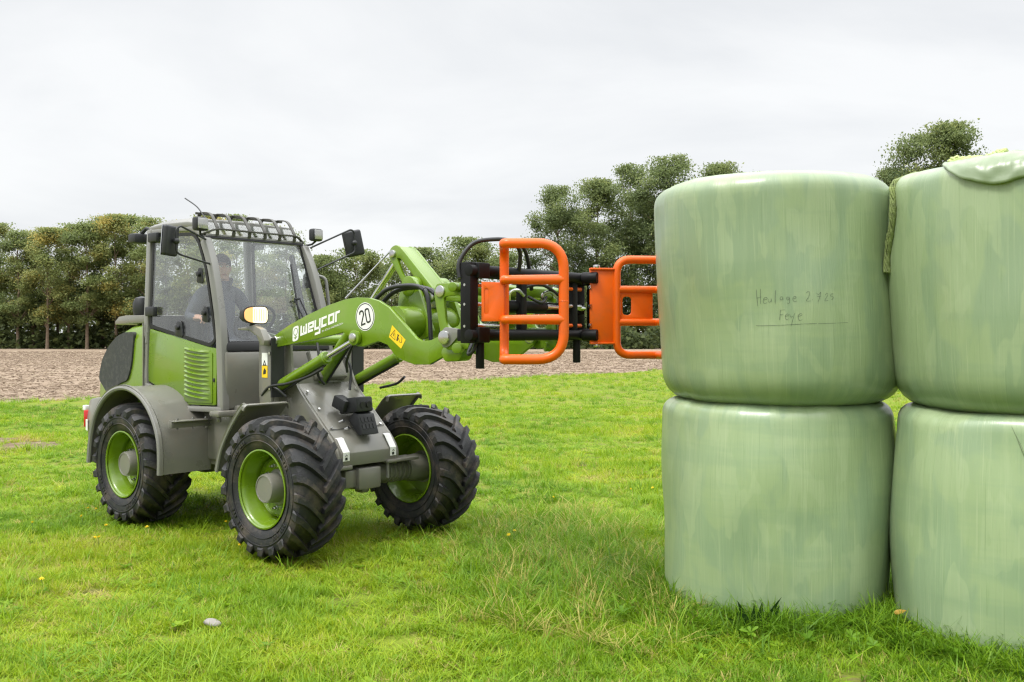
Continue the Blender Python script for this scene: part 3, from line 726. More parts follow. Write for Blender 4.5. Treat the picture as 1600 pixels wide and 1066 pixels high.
for st in STROKES:
    pts = spline([(a, b, 0) for a, b in st], 4); vs = []
    w = 0.0026
    for i, p in enumerate(pts):
        q0, q1 = pts[max(i - 1, 0)], pts[min(i + 1, len(pts) - 1)]; d = (q1 - q0).normalized(); nn = Vector((-d.y, d.x, 0)) * (w * (0.75 + 0.4 * mnoise.noise((p.x * .05, p.y * .05, 1))) / 0.000442)
        for q in (p - nn / 2, p + nn / 2):
            th = TH3 + (q.x - 476) * 0.000442 / 0.74; z = 1.977 - q.y * 0.000442 - b3.z0
            vs.append(b3.on(th, z, 0.0015))
    g.add(vs, [(2 * i, 2 * i + 1, 2 * i + 3, 2 * i + 2) for i in range(len(pts) - 1)])
g.build('handwriting', PEN, o3, recalc=False, smooth=0)

# loose film on top of the last bale, its twisted tail and the slanting edge on the bale below
FLAP = film_mat('bale_film', 7.7, 0.72)
def rag(name, f, nu, nv, m, parent, th=0.003):
    vs = [f(i / (nu - 1), j / (nv - 1)) for i in range(nu) for j in range(nv)]; n0 = len(vs)
    fs = [(i * nv + j, i * nv + j + 1, (i + 1) * nv + j + 1, (i + 1) * nv + j) for i in range(nu - 1) for j in range(nv - 1)]
    me = bpy.data.meshes.new(name); me.from_pydata([tuple(v) for v in vs], [], fs); me.materials.append(m); me.shade_smooth()
    o = link(name, me, parent); sol = o.modifiers.new('thickness', 'SOLIDIFY'); sol.thickness = th; return o
TH4 = math.atan2(-b4.y, -b4.x)
_pt = [(r, z) for r, z in b4.pr[::-1] if z > b4.H * 0.6]; _al = [0.0]      # over the top of the bale and down its side
for _i in range(1, len(_pt)): _al.append(_al[-1] + math.hypot(_pt[_i][0] - _pt[_i - 1][0], _pt[_i][1] - _pt[_i - 1][1]))
def flap(u, v):
    th = TH4 - 0.70 + 1.05 * u
    ln = 0.54 + 0.32 * math.sin(math.pi * min(1, 0.10 + u * 0.80)) ** 0.8 + 0.03 * mnoise.noise((u * 6, 1.0, 3.0)); L_ = 0.46 + (ln - 0.46) * v
    r, z = float(np.interp(L_, _al, [p[0] for p in _pt])), float(np.interp(L_, _al, [p[1] for p in _pt]))
    w = 0.012 + 0.016 * abs(mnoise.noise((u * 5 + v * 2, v * 3, 2.0))) + 0.012 * abs(mnoise.noise((u * 16, v * 6 + u * 9, 5.0))) + 0.008 * v ** 6
    k = min(1, max(0, (L_ - 0.6) / 0.15)); p = b4.pos(th, r, z)
    return p + Vector((math.cos(th) * k * w, math.sin(th) * k * w, (1 - k) * w + .003))
rag('loose_film', flap, 60, 26, FLAP, o4)
g = G()
for s_ in range(5):
    pts = []
    for i in range(18):
        u = i / 17; th = TH4 - 0.72 + 0.5 * u; tw = u * 13 + s_ * 1.26
        r = 0.50 + 0.16 * abs(u - .5) * 1.2; p = b4.pos(th, r, b4.H + 0.03)
        pts.append(p + Vector((0.014 * math.cos(tw), 0.014 * math.sin(tw), 0.011 * math.sin(tw + 1) + 0.012 * mnoise.noise((u * 9, s_, 0)))))
    g.tube(pts, [0.012 + 0.005 * math.sin(i * 1.3 + s_) for i in range(18)], 6)
g.build('film_ridge', mat('film_ridge', (0.33, 0.40, 0.13), 0.5, vary=0.2, vscale=18), o4, smooth=60)
# twisted tail of film hanging down between the two upper bales
g = G()
for s_ in range(4):
    pts = []
    for i in range(26):
        u = i / 25; z = b4.H - 0.02 - 0.54 * u; th = TH4 - 1.20 + 0.05 * math.sin(u * 5); tw = u * 22 + s_ * 1.57
        q = b4.on(th, max(0.3, z), 0.018) if z < b4.H - .03 else b4.pos(th, 0.62, b4.H)
        pts.append(q + Vector((0.011 * math.cos(tw), 0.011 * math.sin(tw), 0)))
    g.tube(pts, [0.010 + 0.005 * math.sin(i * 0.9 + s_ * 2) for i in range(26)], 6)
g.build('twisted_film_tail', mat('net_tail', (0.17, 0.21, 0.07), 0.8, vary=0.35, vscale=30, bump=0.6, bscale=120), o4, smooth=60)
TH2 = math.atan2(-b2.y, -b2.x)
def slant(u, v):
    th = TH2 - 0.155 + 0.34 * u; z = 1.225 - 0.62 * u ** 1.25 - b2.z0 - (0.004 + 0.022 * u * (0.5 + 0.5 * math.sin(u * 3))) * (v - 0.5) * 2
    return b2.on(th, z, 0.003 + 0.010 * math.sin(math.pi * v) * u)
rag('film_edge', slant, 40, 5, FLAP, o2, 0.002)

# ------------------------------------------------------------------ small things in the grass
def gpt(px, py):
    d = 2470.0 / (py - 522.5); x = (px - 800) * d / 1497; return x, d
bm = bmesh.new(); bmesh.ops.create_icosphere(bm, subdivisions=3, radius=0.042)
for v in bm.verts:
    v.co *= 1 + 0.25 * mnoise.noise(v.co * 22) + 0.1 * mnoise.noise(v.co * 60); v.co.x *= 1.15; v.co.z *= 0.5
me = bpy.data.meshes.new('stone'); bm.to_mesh(me); bm.free(); me.materials.append(STONE); me.shade_smooth()
x, y = gpt(332, 981); o = link('stone', me); o.location = (x, y, gz(x, y) + 0.035); o.rotation_euler = (0.1, 0.15, 0.5)
tag(o, 'pale fist sized stone lying in the short grass before the loader', 'stone')

FLM = mat('dandelion_yellow', (0.80, 0.60, 0.015), 0.7); STM = mat('flower_stem', (0.12, 0.2, 0.03), 0.6)
gf = G()
for k in range(18):
    a = 2 * math.pi * k / 18; d = Vector((math.cos(a), math.sin(a), 0)); s_ = Vector((-d.y, d.x, 0)) * 0.0035; h = 0.004 * (k % 3)
    gf.add([Vector((0, 0, .004)) - s_ * .5, Vector((0, 0, .004)) + s_ * .5, d * (0.017 - h) + s_ + Vector((0, 0, .006 + h)), d * (0.017 - h) - s_ + Vector((0, 0, .006 + h))], [(0, 1, 2, 3)])
gf.ball((0, 0, 0.005), (0.008, 0.008, 0.005), 5)
fl_me = gf.mesh('blossom', FLM, smooth=50); gs = G(); gs.tube([(0, 0, -0.09), (0.004, 0.003, -0.04), (0, 0, 0)], 0.0018, 5); st_me = gs.mesh('stem', STM)
for px, py in [(138, 810), (150, 811), (128, 822), (51, 833), (155, 858), (148, 859), (166, 837), (230, 840), (65, 931), (353, 829), (375, 868), (864, 789), (804, 846), (795, 853), (985, 775), (1020, 774), (666, 823), (216, 817)]:
    x, y = gpt(px, py); t = empty('dandelion_flower', (x, y, gz(x, y) + 0.095), random.uniform(0, 6), 'small yellow dandelion flower open in the short grass', 'flower', 'dandelions scattered over the meadow')
    link('blossom', fl_me, t).rotation_euler = (random.gauss(0.25, .2), random.gauss(0, .25), 0); link('stem', st_me, t)

def leaf_me(name, L, w, curl, m):
    vs, fs = [], []; n = 8
    for i in range(n + 1):
        t = i / n; ww = w * math.sin(math.pi * (0.08 + 0.92 * t) ** 0.8) * (1 - 0.2 * t) if t < 1 else 0.001
        c = Vector((curl * t * t * L, 0, L * (t - 0.15 * curl * t * t)))
        vs += [c + Vector((0.12 * ww, -ww, 0.0)), c + Vector((-0.1 * ww, 0, 0)), c + Vector((0.12 * ww, ww, 0.0))]
    for i in range(n):
        for j in range(2): fs.append((i * 3 + j, i * 3 + j + 1, i * 3 + 4 + j, i * 3 + 3 + j))
    me = bpy.data.meshes.new(name); me.from_pydata(vs, [], fs); me.materials.append(m); at = me.attributes.new('tone', 'FLOAT', 'FACE')
    at.data.foreach_set('value', [0.4 + 0.3 * (i % 3) / 2 for i in range(len(fs))]); me.shade_smooth(); return me
x, y = gpt(1166, 966); dock = empty('dock_plant', (x, y - 0.20, gz(x, y) - 0.01), 0, 'dark pointed leaf plant growing at the foot of the lower handwritten stack', 'plant')
dock['label'] = 'dark green plant with pointed upright leaves at the foot of a lower bale'
for lat, L_, dx, tw in ((-.55, .19, -.045, .5), (-.30, .23, -.03, -.4), (-.12, .18, -.01, .3), (.10, .20, .015, -.2), (.30, .25, .035, .4), (.52, .19, .055, -.5), (.75, .15, .06, .2), (-.8, .15, -.06, .1)):
    l = link('leaf', leaf_me('leaf', L_, 0.023, 0.25, DOCK), dock); l.location = (dx, random.uniform(-.03, .01), 0)
    l.rotation_euler = (Matrix.Rotation(lat, 3, 'Y') @ Matrix.Rotation(-math.pi / 2 + tw, 3, 'Z')).to_euler()
x, y = gpt(1395, 985); o = link('fallen_leaf', leaf_me('fallen_leaf', 0.07, 0.014, 0.2, mat('yellow_leaf', (0.45, 0.27, 0.04), 0.6))); o.location = (x, y - .02, gz(x, y) + 0.11); o.rotation_euler = (R(75), 0.3, R(75))
tag(o, 'yellow fallen leaf lying in the grass between the two lower bales', 'leaf')

# ------------------------------------------------------------------ wheel loader
# local axes: x forward, y to the side away from the camera, z up; origin on the ground under the front axle
LX, LY, LA = -1.2334, 7.63, R(-40.668)
LD = empty('wheel_loader', (LX, LY, 0), LA, 'green and grey wheel loader standing on the meadow with its lift arm raised', 'wheel loader')
WR = 0.526

def wheel_meshes(s):
    """s=-1: outer face towards -y; s=+1: towards +y"""
    g = G()
    prof = [(-.165, .285), (-.178, .300), (-.190, .335), (-.203, .385), (-.200, .430), (-.185, .462), (-.160, .480), (-.10, .489), (0, .492),
            (.10, .489), (.160, .480), (.185, .462), (.200, .430), (.203, .385), (.190, .335), (.178, .300), (.165, .285)]
    g.lathe(prof, n=88, closed=False)
    g.f = g.f[:-2]; g.m = g.m[:-2]                       # open at the beads
    # raised rings and blocks on the sidewall
    for yy, rr in ((-.1985, .352), (-.2035, .405), (.1985, .352), (.2035, .405)):
        g.tube([(rr * math.cos(t), yy, rr * math.sin(t)) for t in np.linspace(0, 2 * math.pi, 64, endpoint=False)], 0.004, 5, closed=True)
    NL = 21
    for sd in (-1, 1):
        for i in range(NL):
            t0 = 2 * math.pi * (i + (0.5 if sd > 0 else 0)) / NL
            path = [(-.008, .486, .526, .020), (.045, .486, .526, .022), (.095, .484, .525, .024), (.140, .476, .520, .027), (.178, .462, .507, .030), (.203, .436, .478, .030), (.2045, .420, .432, .028)]
            vs = []
            for k, (y, r0, r1, w) in enumerate(path):
                th = t0 + 2.35 * max(y, 0) * (1 - 1.1 * max(y, 0))
                for (rr, ww) in ((r0, w * 1.25), (r1, w * 0.85)):
                    for q in (-1, 1):
                        a = th + q * ww / rr; yo = y + (0.010 if (k >= 5 and rr == r1) else 0)
                        vs.append((rr * math.cos(a), sd * yo, rr * math.sin(a)))
            fs = []
            for k in range(len(path) - 1):
                b, c = k * 4, k * 4 + 4    # 0 base-,1 base+,2 top-,3 top+
                fs += [(b + 2, b + 3, c + 3, c + 2), (b, b + 2, c + 2, c), (b + 1, c + 1, c + 3, b + 3)]
            fs += [(0, 1, 3, 2), tuple(len(vs) - 4 + j for j in (0, 2, 3, 1))]
            g.add(vs, fs)
    tyre = g.mesh('tyre', RUBBER, bevel=0, smooth=28)
    # sidewall lettering blocks
    gl = G()
    for base in (0.6, 2.2, 3.75, 5.3):
        for k in range(7):
            a = base + k * 0.075; rr = 0.375
            if k == 3: continue
            c = Vector((rr * math.cos(a), s * 0.2035, rr * math.sin(a))); Mx = Matrix.Rotation(-a + math.pi / 2, 3, 'Y')
            gl.box(c, (0.018, 0.006, 0.028), Mx)
    letters = gl.mesh('sidewall_relief', RUBBER, bevel=0.001)
    g = G()
    rim = [(.178, .272), (.186, .280), (.184, .290), (.172, .288), (.165, .272), (.150, .262), (.120, .258), (.085, .236), (.060, .230), (-.02, .228), (-.10, .240), (-.135, .258), (-.160, .266), (-.168, .286), (-.180, .288), (-.184, .279), (-.172, .270), (-.13, .248), (-.10, .231), (.03, .216), (.045, .21)]
    rimo = [(-.184 * -s * -1 if False else s * a, r) for a, r in rim]
    g.lathe(rimo, n=64); g.f = g.f[:-2]; g.m = g.m[:-2]
    g.lathe([(s * .048, .216), (s * .030, .205), (s * .022, .16), (s * .022, .10)], n=64); g.f = g.f[:-2]; g.m = g.m[:-2]
    g.lathe([(s * .010, .222), (s * .010, .10)], n=48); g.f = g.f[:-2]; g.m = g.m[:-2]
    wheel = g.mesh('wheel', GREEN, smooth=40)
    g = G()
    g.lathe([(s * .00, .135), (s * .04, .132), (s * .055, .112), (s * .150, .106), (s * .162, .100), (s * .163, .092), (s * .158, .090), (s * .158, .02)], n=40)
    g.lathe([(s * -.02, .12), (s * -.16, .11), (s * -.20, .09)], n=24)
    hub = g.mesh('hub', GREY, smooth=40)
    g = G()
    for k in range(10):
        a = 2 * math.pi * k / 10 + 0.2; c = Vector((.163 * math.cos(a), s * .022, .163 * math.sin(a)))
        g.lathe([(0, .016), (s * .006, .016), (s * .007, .012), (s * .026, .012), (s * .030, .009), (s * .030, .006), (s * .046, .006)], c, n=6)
    bolts = g.mesh('wheel_nuts', STEEL, smooth=30)
    return wheel, tyre, hub, bolts, letters
WM = {-1: wheel_meshes(-1), 1: wheel_meshes(1)}
for i, (x, y, ph) in enumerate(((0, -.715, .1), (-2.051, -.715, .25), (0, .715, .05), (-2.051, .715, .4))):
    s = -1 if y < 0 else 1; ms = WM[s]
    w = link('wheel', ms[0], LD); w.location = (x, y, WR); w.rotation_euler = (0, ph, 0)
    for nm, me in zip(('tyre', 'hub', 'wheel_nuts', 'sidewall_relief'), ms[1:]): link(nm, me, w)

# ---- rear body
g = G(); g.box((-1.95, 0, .80), (2.0, .92, .52)); g.box((-2.75, 0, .82), (.5, 1.0, .5)); g.box((-.95, 0, .74), (.5, .5, .5)); g.cyl((-.72, 0, .35), (-.72, 0, 1.15), .09)
g.build('rear_chassis', GREY, LD, bevel=.015)
g = G(); g.cyl((-2.051, -.52, WR), (-2.051, .52, WR), .10); g.box((-2.051, 0, WR), (.26, .34, .28)); g.build('rear_axle', GREY, LD, bevel=.01)
# bumper / counterweight
g = G()
for (x, hw, z0, z1) in (): pass
cs = [(-2.62, .80, .48, 1.08), (-2.86, .79, .50, 1.06), (-3.03, .74, .56, 1.04), (-3.16, .64, .62, 1.00), (-3.20, .45, .64, .98)]
vs = []
for x, hw, z0, z1 in cs:
    zc = z0 + (z1 - z0) * .55
    vs += [(x, -hw * .96, z0), (x - .0, -hw, zc), (x + .02, -hw * .97, z1), (x + .02, hw * .97, z1), (x, hw, zc), (x, hw * .96, z0)]
fs = [(i * 6 + k, i * 6 + (k + 1) % 6, i * 6 + 6 + (k + 1) % 6, i * 6 + 6 + k) for i in range(len(cs) - 1) for k in range(6)] + [tuple(range(6)), tuple(range(len(vs) - 1, len(vs) - 7, -1))]
g.add(vs, fs); bump_o = g.build('rear_bumper', GREY, LD, bevel=.02)
for s in (-1, 1):
    g = G(); g.box((-3.10, s * .70, .85), (.05, .06, .16), Matrix.Rotation(s * .6, 3, 'Z')); tl = g.build('tail_light', RED, LD, bevel=.012)
    g = G(); g.box((-3.12, s * .70, .95), (.06, .05, .05)); g.build('tail_light_cap', WHITE, tl, bevel=.008)
    g = G(); g.box((-2.98, s * .762, .80), (.11, .006, .10), Matrix.Rotation(s * .32, 3, 'Z')); g.build('white_plate', WHITE, LD)

# ---- engine hood
def hood_section(x, top, hw):   # half-width narrows towards the roof of the hood
    return [(x, -hw, 1.0), (x, -hw, top - .17), (x, -hw + .035, top - .06), (x, -hw + .12, top - .01), (x, -.22, top + .012), (x, .22, top + .012), (x, hw - .12, top - .01), (x, hw - .035, top - .06), (x, hw, top - .17), (x, hw, 1.0)]
secs = [(-2.27, 1.775, .585), (-2.42, 1.77, .583), (-2.60, 1.755, .578), (-2.77, 1.705, .570), (-2.94, 1.615, .565), (-3.08, 1.49, .555), (-3.16, 1.34, .545), (-3.20, 1.18, .53)]
vs = []
for s_ in secs: vs += hood_section(*s_)
nS = 10; fs = [(i * nS + k, i * nS + k + 1, (i + 1) * nS + k + 1, (i + 1) * nS + k) for i in range(len(secs) - 1) for k in range(nS - 1)]
fs += [tuple(range(nS)), tuple((len(secs) - 1) * nS + k for k in range(nS - 1, -1, -1))]
g = G(); g.add(vs, fs); hood = g.build('engine_hood', GREEN, LD, bevel=0, smooth=50)
for s in (-1, 1):
    pn = [(-2.41, 1.672), (-2.587, 1.67), (-2.745, 1.635), (-2.92, 1.54), (-3.07, 1.41), (-3.135, 1.29), (-3.155, 1.22), (-2.96, 1.095), (-2.671, 1.20), (-2.54, 1.225), (-2.463, 1.371)]
    g = G(); n = len(pn); ym = lambda x: float(np.interp(-x, [-q_[0] for q_ in secs], [q_[2] for q_ in secs])) + .016
    sh = []
    for (x, z) in round_poly(pn, .05, 3): sh.append((x, s * ym(x), z))
    n = len(sh); c = Vector((-2.7, 0, 1.4)); vs = sh + [(x, y - s * .05, z) for x, y, z in sh]
    g.add(vs, [tuple(range(n)), tuple(range(2 * n - 1, n - 1, -1))] + [(k, (k + 1) % n, n + (k + 1) % n, n + k) for k in range(n)])
    g.build('mesh_panel', MESHP, hood, smooth=30)
# seam strip between hood and door, air box on top
for s in (-1, 1):
    g = G(); g.box((-2.262, s * .588, 1.46), (.012, .012, .58)); g.build('hood_seam', GREY, LD, bevel=.003)
g = G(); g.prism([(-2.28, 1.755), (-2.28, 1.826), (-2.70, 1.826), (-2.83, 1.815), (-2.90, 1.77), (-2.90, 1.74)], -.53, .53); g.build('hood_top_cover', GREY, LD, bevel=.008)
g = G(); g.ball((-2.905, -.50, 1.765), .022, 6); g.build('lamp_knob', PLASTIC, LD)
# intake bowl behind the cab
g = G(); g.lathe([(0, .0), (.01, .07), (.05, .08), (.12, .08), (.17, .06), (.19, 0)], (-2.60, -.42, 1.82), (0, 0, 1), 20); g.build('air_intake', PLASTIC, LD)
g = G(); g.cyl((-2.60, .42, 1.78), (-2.60, .42, 2.1), .035); g.build('exhaust_pipe', PLASTIC, LD, bevel=.005)

# ---- rear mudguards
def arch(prof, y0, y1, th, lip, name, m, under=None):
    """guard following a side profile (x,z) from y0 (outer) to y1 (inner), outer edge rolled"""
    P = spline([(x, 0, z) for x, z in prof], 6); s = 1 if y1 > y0 else -1; g = G(); n = len(P); rows = []
    for i, p in enumerate(P):
        t = (P[min(i + 1, n - 1)] - P[max(i - 1, 0)]).normalized(); nn = Vector((-t.z, 0, t.x))
        sec = [(y0, -.028), (y0 + s * .012, -.006), (y0 + s * .035, 0), (y1, 0), (y1, -th), (y0 + s * .04, -th), (y0 + s * .022, -.03)]
        rows.append([(p.x + nn.x * o, y, p.z + nn.z * o) for y, o in sec])
    vs = [v for r in rows for v in r]; k = 7
    fs = [(i * k + j, i * k + (j + 1) % k, (i + 1) * k + (j + 1) % k, (i + 1) * k + j) for i in range(n - 1) for j in range(k)] + [tuple(range(k)), tuple((n - 1) * k + j for j in range(k - 1, -1, -1))]
    g.add(vs, fs); return g.build(name, m, LD, smooth=40)
RF = [(-2.60, .50), (-2.56, .72), (-2.47, .93), (-2.30, 1.09), (-2.10, 1.175), (-1.88, 1.185), (-1.66, 1.115), (-1.50, .985), (-1.40, .82), (-1.372, .66), (-1.375, .50)]
for s in (-1, 1):
    rfo = arch(RF[::-1] if s < 0 else RF[::-1], s * .935, s * .46, .012, 0, 'rear_mudguard', GREY)
    g = G(); P = spline([(x, 0, z) for x, z in RF], 5)
    g.tube([(p.x, s * .925, p.z) for p in P], .022, 8); g.build('guard_lip', PALE, rfo)
    # inner wall of the wheel arch
    g = G(); g.prism([(x, z - .02) for x, z in RF] , s * .47, s * .455); g.build('arch_wall', PLASTIC, rfo)
    g = G(); g.box((-1.345, s * .68, .905), (.05, .34, .055)); g.box((-1.32, s * .68, .935), (.10, .34, .012)); st = g.build('step_plate', GREY, LD, bevel=.006)
    g = G()
    for yy in (.54, .66, .80):
        for zz in (.95, .872): g.cyl((-1.315, s * yy, zz), (-1.305, s * yy, zz), .009, 8)
    g.build('step_bolts', STEEL, st)
    g = G(); g.box((-1.12, s * .45, .80), (.50, .08, .42)); g.box((-1.02, s * .55, 1.0), (.14, .2, .05)); g.cyl((-1.02, s * .60, .93), (-1.02, s * .60, .98), .02); g.build('tank_panel', GREY, LD, bevel=.015)

# ---- cab
def hwz(z): return .56 if z <= 1.5 else .56 - .04 * (z - 1.5)     # half width by height
def side_pt(x, z, s=-1, off=0.0): return Vector((x, s * (hwz(z) + off), z))
AP = [(-1.04, 1.02), (-1.055, 1.46), (-1.10, 1.773), (-1.235, 2.204), (-1.37, 2.455)]     # front post
CP = [(-2.245, 1.20), (-2.255, 1.85), (-2.26, 2.60)]                                       # rear post
cabf = None
for s in (-1, 1):
    g = G()
    g.bar(spline([side_pt(x, z, s, -.015) for x, z in AP], 5), .085, .07, (0, 1, 0)); o = g.build('front_post', PALE, LD, bevel=.014)
    g = G(); g.bar([side_pt(x, z, s, -.012) for x, z in CP], .07, .07, (0, 1, 0)); g.build('rear_post', PALE, LD, bevel=.014)
    # sill following the door's lower edge
    g = G(); g.bar(rounded([side_pt(-2.26, 1.20, s, -.008), side_pt(-1.575, 1.015, s, -.008), side_pt(-1.02, 1.03, s, -.008)], .06, 4), .045, .06, (0, 1, 0)); g.build('door_sill', PALE, LD, bevel=.008)
    # lower door panel with louvres
    dp = [(-2.225, 1.232), (-1.575, 1.048), (-1.125, 1.06), (-1.10, 1.53), (-1.20, 1.54), (-2.19, 1.70)]
    g = G(); g.prism(round_poly(dp, .02, 3), s * .532, s * .564); door = g.build('door_panel', GREEN, LD, bevel=.006)
    g = G(); g.prism(round_poly([(-1.605, 1.07), (-1.165, 1.075), (-1.165, 1.50), (-1.605, 1.56)], .015, 2), s * .564, s * .572); lp = g.build('louvre_plate', GREEN, door, bevel=.003)
    for k in range(11):
        z = 1.115 + k * .0395; x0, x1 = -1.585, -1.205; pts = []
        vs = []; n = 9
        for i in range(n):
            t = i / (n - 1); x = x0 + (x1 - x0) * t; zz = z + .022 * (1 - t) ** 2 * 1.3 - .008; d = .020 * math.sin(math.pi * min(1, .12 + t * .95)) ** .5
            vs += [(x, s * .570, zz + .017), (x, s * (.572 + d), zz + .002), (x, s * (.572 + d * .8), zz - .005), (x, s * .570, zz - .009)]
        fs = [(i * 4 + j, i * 4 + j + 1, i * 4 + 5 + j, i * 4 + 4 + j) for i in range(n - 1) for j in range(3)] + [(0, 1, 2, 3), tuple((n - 1) * 4 + j for j in (3, 2, 1, 0))]
        if k == 10: vs = [(v[0], v[1], v[2] - .004) for v in vs]
        gg = G(); gg.add(vs, fs); gg.build('louvre', GREEN, door, smooth=50)
    g = G(); g.box((-1.145, s * .568, 1.27), (.02, .012, .03)); g.build('door_lock', PLASTIC, door, bevel=.003)
    for zz in (1.62, 1.30):
        g = G(); g.cyl(side_pt(-2.235, zz - .05, s, .012), side_pt(-2.235, zz + .05, s, .012), .014, 10); g.build('door_hinge', PALE, door)
    # side window
    wp = [(-2.205, 1.715), (-1.20, 1.545), (-1.115, 1.60), (-1.165, 1.79), (-1.30, 2.215), (-1.43, 2.45), (-1.52, 2.525), (-2.205, 2.555)]
    wp = round_poly(wp, .05, 4)
    def pane(pts, off, thick, m, name, par, ring=0.0):
        o_ = [side_pt(x, z, s, off) for x, z in pts]; n = len(o_); cx = sum(p[0] for p in pts) / n; cz = sum(p[1] for p in pts) / n
        if ring > 0:
            inn = []
            for i, (x, z) in enumerate(pts):
                a, b = Vector(pts[i - 1]), Vector(pts[(i + 1) % n]); t = (b - a).normalized(); nn = Vector((-t.y, t.x))
                if nn.dot(Vector((cx - x, cz - z))) < 0: nn = -nn
                inn.append(side_pt(x + nn.x * ring, z + nn.y * ring, s, off))
            d = Vector((0, -s * thick, 0)); vs = o_ + inn + [p + d for p in o_] + [p + d for p in inn]
            fs = []
            for i in range(n):
                j = (i + 1) % n
                fs += [(i, j, n + j, n + i), (2 * n + i, 3 * n + i, 3 * n + j, 2 * n + j), (i, 2 * n + i, 2 * n + j, j), (n + i, n + j, 3 * n + j, 3 * n + i)]
        else:
            d = Vector((0, -s * thick, 0)); vs = o_ + [p + d for p in o_]
            fs = [tuple(range(n)), tuple(range(2 * n - 1, n - 1, -1))] + [(i, (i + 1) % n, n + (i + 1) % n, n + i) for i in range(n)]
        gg = G(); gg.add(vs, fs); return gg.build(name, m, par, smooth=25)
    wn_ = pane(wp, .006, .006, GLASS, 'side_window', LD)
    pane(wp, .010, .016, SEAL, 'window_seal', wn_, .028)
    # window catches and hinges
    for (x, z) in ((-2.20, 2.52), (-2.20, 1.855)):
        g = G(); g.box(side_pt(x + .055, z, s, .03), (.15, .045, .085)); g.build('window_hinge', PLASTIC, wn_, bevel=.012)
    for (x, z, w) in ((-1.69, 1.70, .12), (-1.385, 2.15, .09), (-1.28, 1.82, .09)):
        g = G(); q = side_pt(x, z, s, .014); g.prism(round_poly([(x - w * .6, z - .06), (x + w * .6, z - .075), (x + w * .28, z + .065), (x - w * .28, z + .065)], .03, 4), q.y - .006, q.y + .006)
        g.cyl((x, q.y, z + .01), (x, q.y + s * .03, z + .01), .022, 12); g.build('window_catch', PLASTIC, wn_, bevel=.003)

# front wall of the cab below the windscreen
g = G(); g.prism([(-1.09, 1.01), (-1.01, 1.03), (-.985, 1.36), (-1.005, 1.505), (-1.09, 1.51)], -.552, .552); g.build('front_cowl', GREY, LD, bevel=.02)
g = G(); g.prism([(-1.085, 1.512), (-1.008, 1.512), (-1.025, 1.58), (-1.10, 1.58)], -.53, .53); g.build('windscreen_base', SEAL, LD, bevel=.006)
def ws(y, t): # on the windscreen: t 0 bottom, 1 top
    return Vector((-1.045 + (-1.375 + 1.045) * t - .05 * math.sin(math.pi * t) * 0, y * (.505 - .02 * t), 1.575 + (2.485 - 1.575) * t))
g = G(); q = [ws(-1, 0), ws(1, 0), ws(1, 1), ws(-1, 1)]; d = Vector((-.006, 0, -.003)); g.add(q + [p + d for p in q], [(0, 1, 2, 3), (7, 6, 5, 4), (0, 4, 5, 1), (1, 5, 6, 2), (2, 6, 7, 3), (3, 7, 4, 0)])
wsc = g.build('windscreen', GLASS, LD, smooth=0)
g = G()
g.bar([ws(-1, 0) + Vector((.004, .0, 0)), ws(-1, 1) + Vector((.004, 0, 0))], .035, .02, (1, 0, .45)); g.bar([ws(1, 0), ws(1, 1)], .035, .02, (1, 0, .45)); g.bar([ws(-1, 1), ws(1, 1)], .03, .02, (1, 0, .45)); g.bar([ws(-1, 0), ws(1, 0)], .03, .02, (1, 0, .45))
g.build('window_seal', SEAL, wsc)
for (y0, y1, ln) in ((.55, .40, .33),):
    g = G(); a = ws(.82, .02) + Vector((.03, 0, .01)); b = ws(.62, .42) + Vector((.03, 0, .01)); a2 = ws(.70, .02) + Vector((.03, 0, .01)); b2_ = ws(.50, .42) + Vector((.03, 0, .01))
    g.tube([a, b], .006, 6); g.tube([a2, b2_], .006, 6); g.tube([b, b2_], .008, 6); g.bar([ws(.50, .02) + Vector((.022, 0, 0)), ws(.62, .78) + Vector((.022, 0, 0))], .012, .012, (1, 0, .4)); g.build('wiper', PLASTIC, wsc)
# rear window and wall
g = G(); g.box((-2.265, 0, 2.20), (.008, .98, .72)); rw = g.build('rear_window', GLASS, LD)
g = G(); g.box((-2.27, 0, 1.50), (.03, 1.06, .64)); g.build('rear_wall', PLASTIC, LD)
g = G(); g.box((-1.65, 0, 1.02), (1.2, 1.06, .03)); g.build('cab_floor', PLASTIC, LD)
# roof
g = G()
rs = [(-2.33, .46, 2.602, 2.630), (-2.295, .51, 2.592, 2.650), (-2.0, .53, 2.588, 2.668), (-1.62, .53, 2.575, 2.662), (-1.50, .515, 2.565, 2.642)]
vs = []
for x, hw, z0, z1 in rs: vs += [(x, -hw, z0), (x, -hw - .004, z0 + (z1 - z0) * .55), (x, -hw + .05, z1), (x, 0, z1 + .012), (x, hw - .05, z1), (x, hw + .004, z0 + (z1 - z0) * .55), (x, hw, z0)]
k = 7; fs = [(i * k + j, i * k + (j + 1) % k, (i + 1) * k + (j + 1) % k, (i + 1) * k + j) for i in range(len(rs) - 1) for j in range(k)] + [tuple(range(k)), tuple((len(rs) - 1) * k + j for j in range(k - 1, -1, -1))]
g.add(vs, fs); roof = g.build('cab_roof', PALE, LD, bevel=.008, smooth=45)
for s in (-1, 1):
    g = G(); g.bar(spline([side_pt(-2.25, 2.575, s, -.012), side_pt(-1.75, 2.568, s, -.012), side_pt(-1.50, 2.545, s, -.012), side_pt(-1.375, 2.45, s, -.012)], 5), .045, .05, (0, 1, 0)); g.build('roof_rail', PALE, LD, bevel=.01)
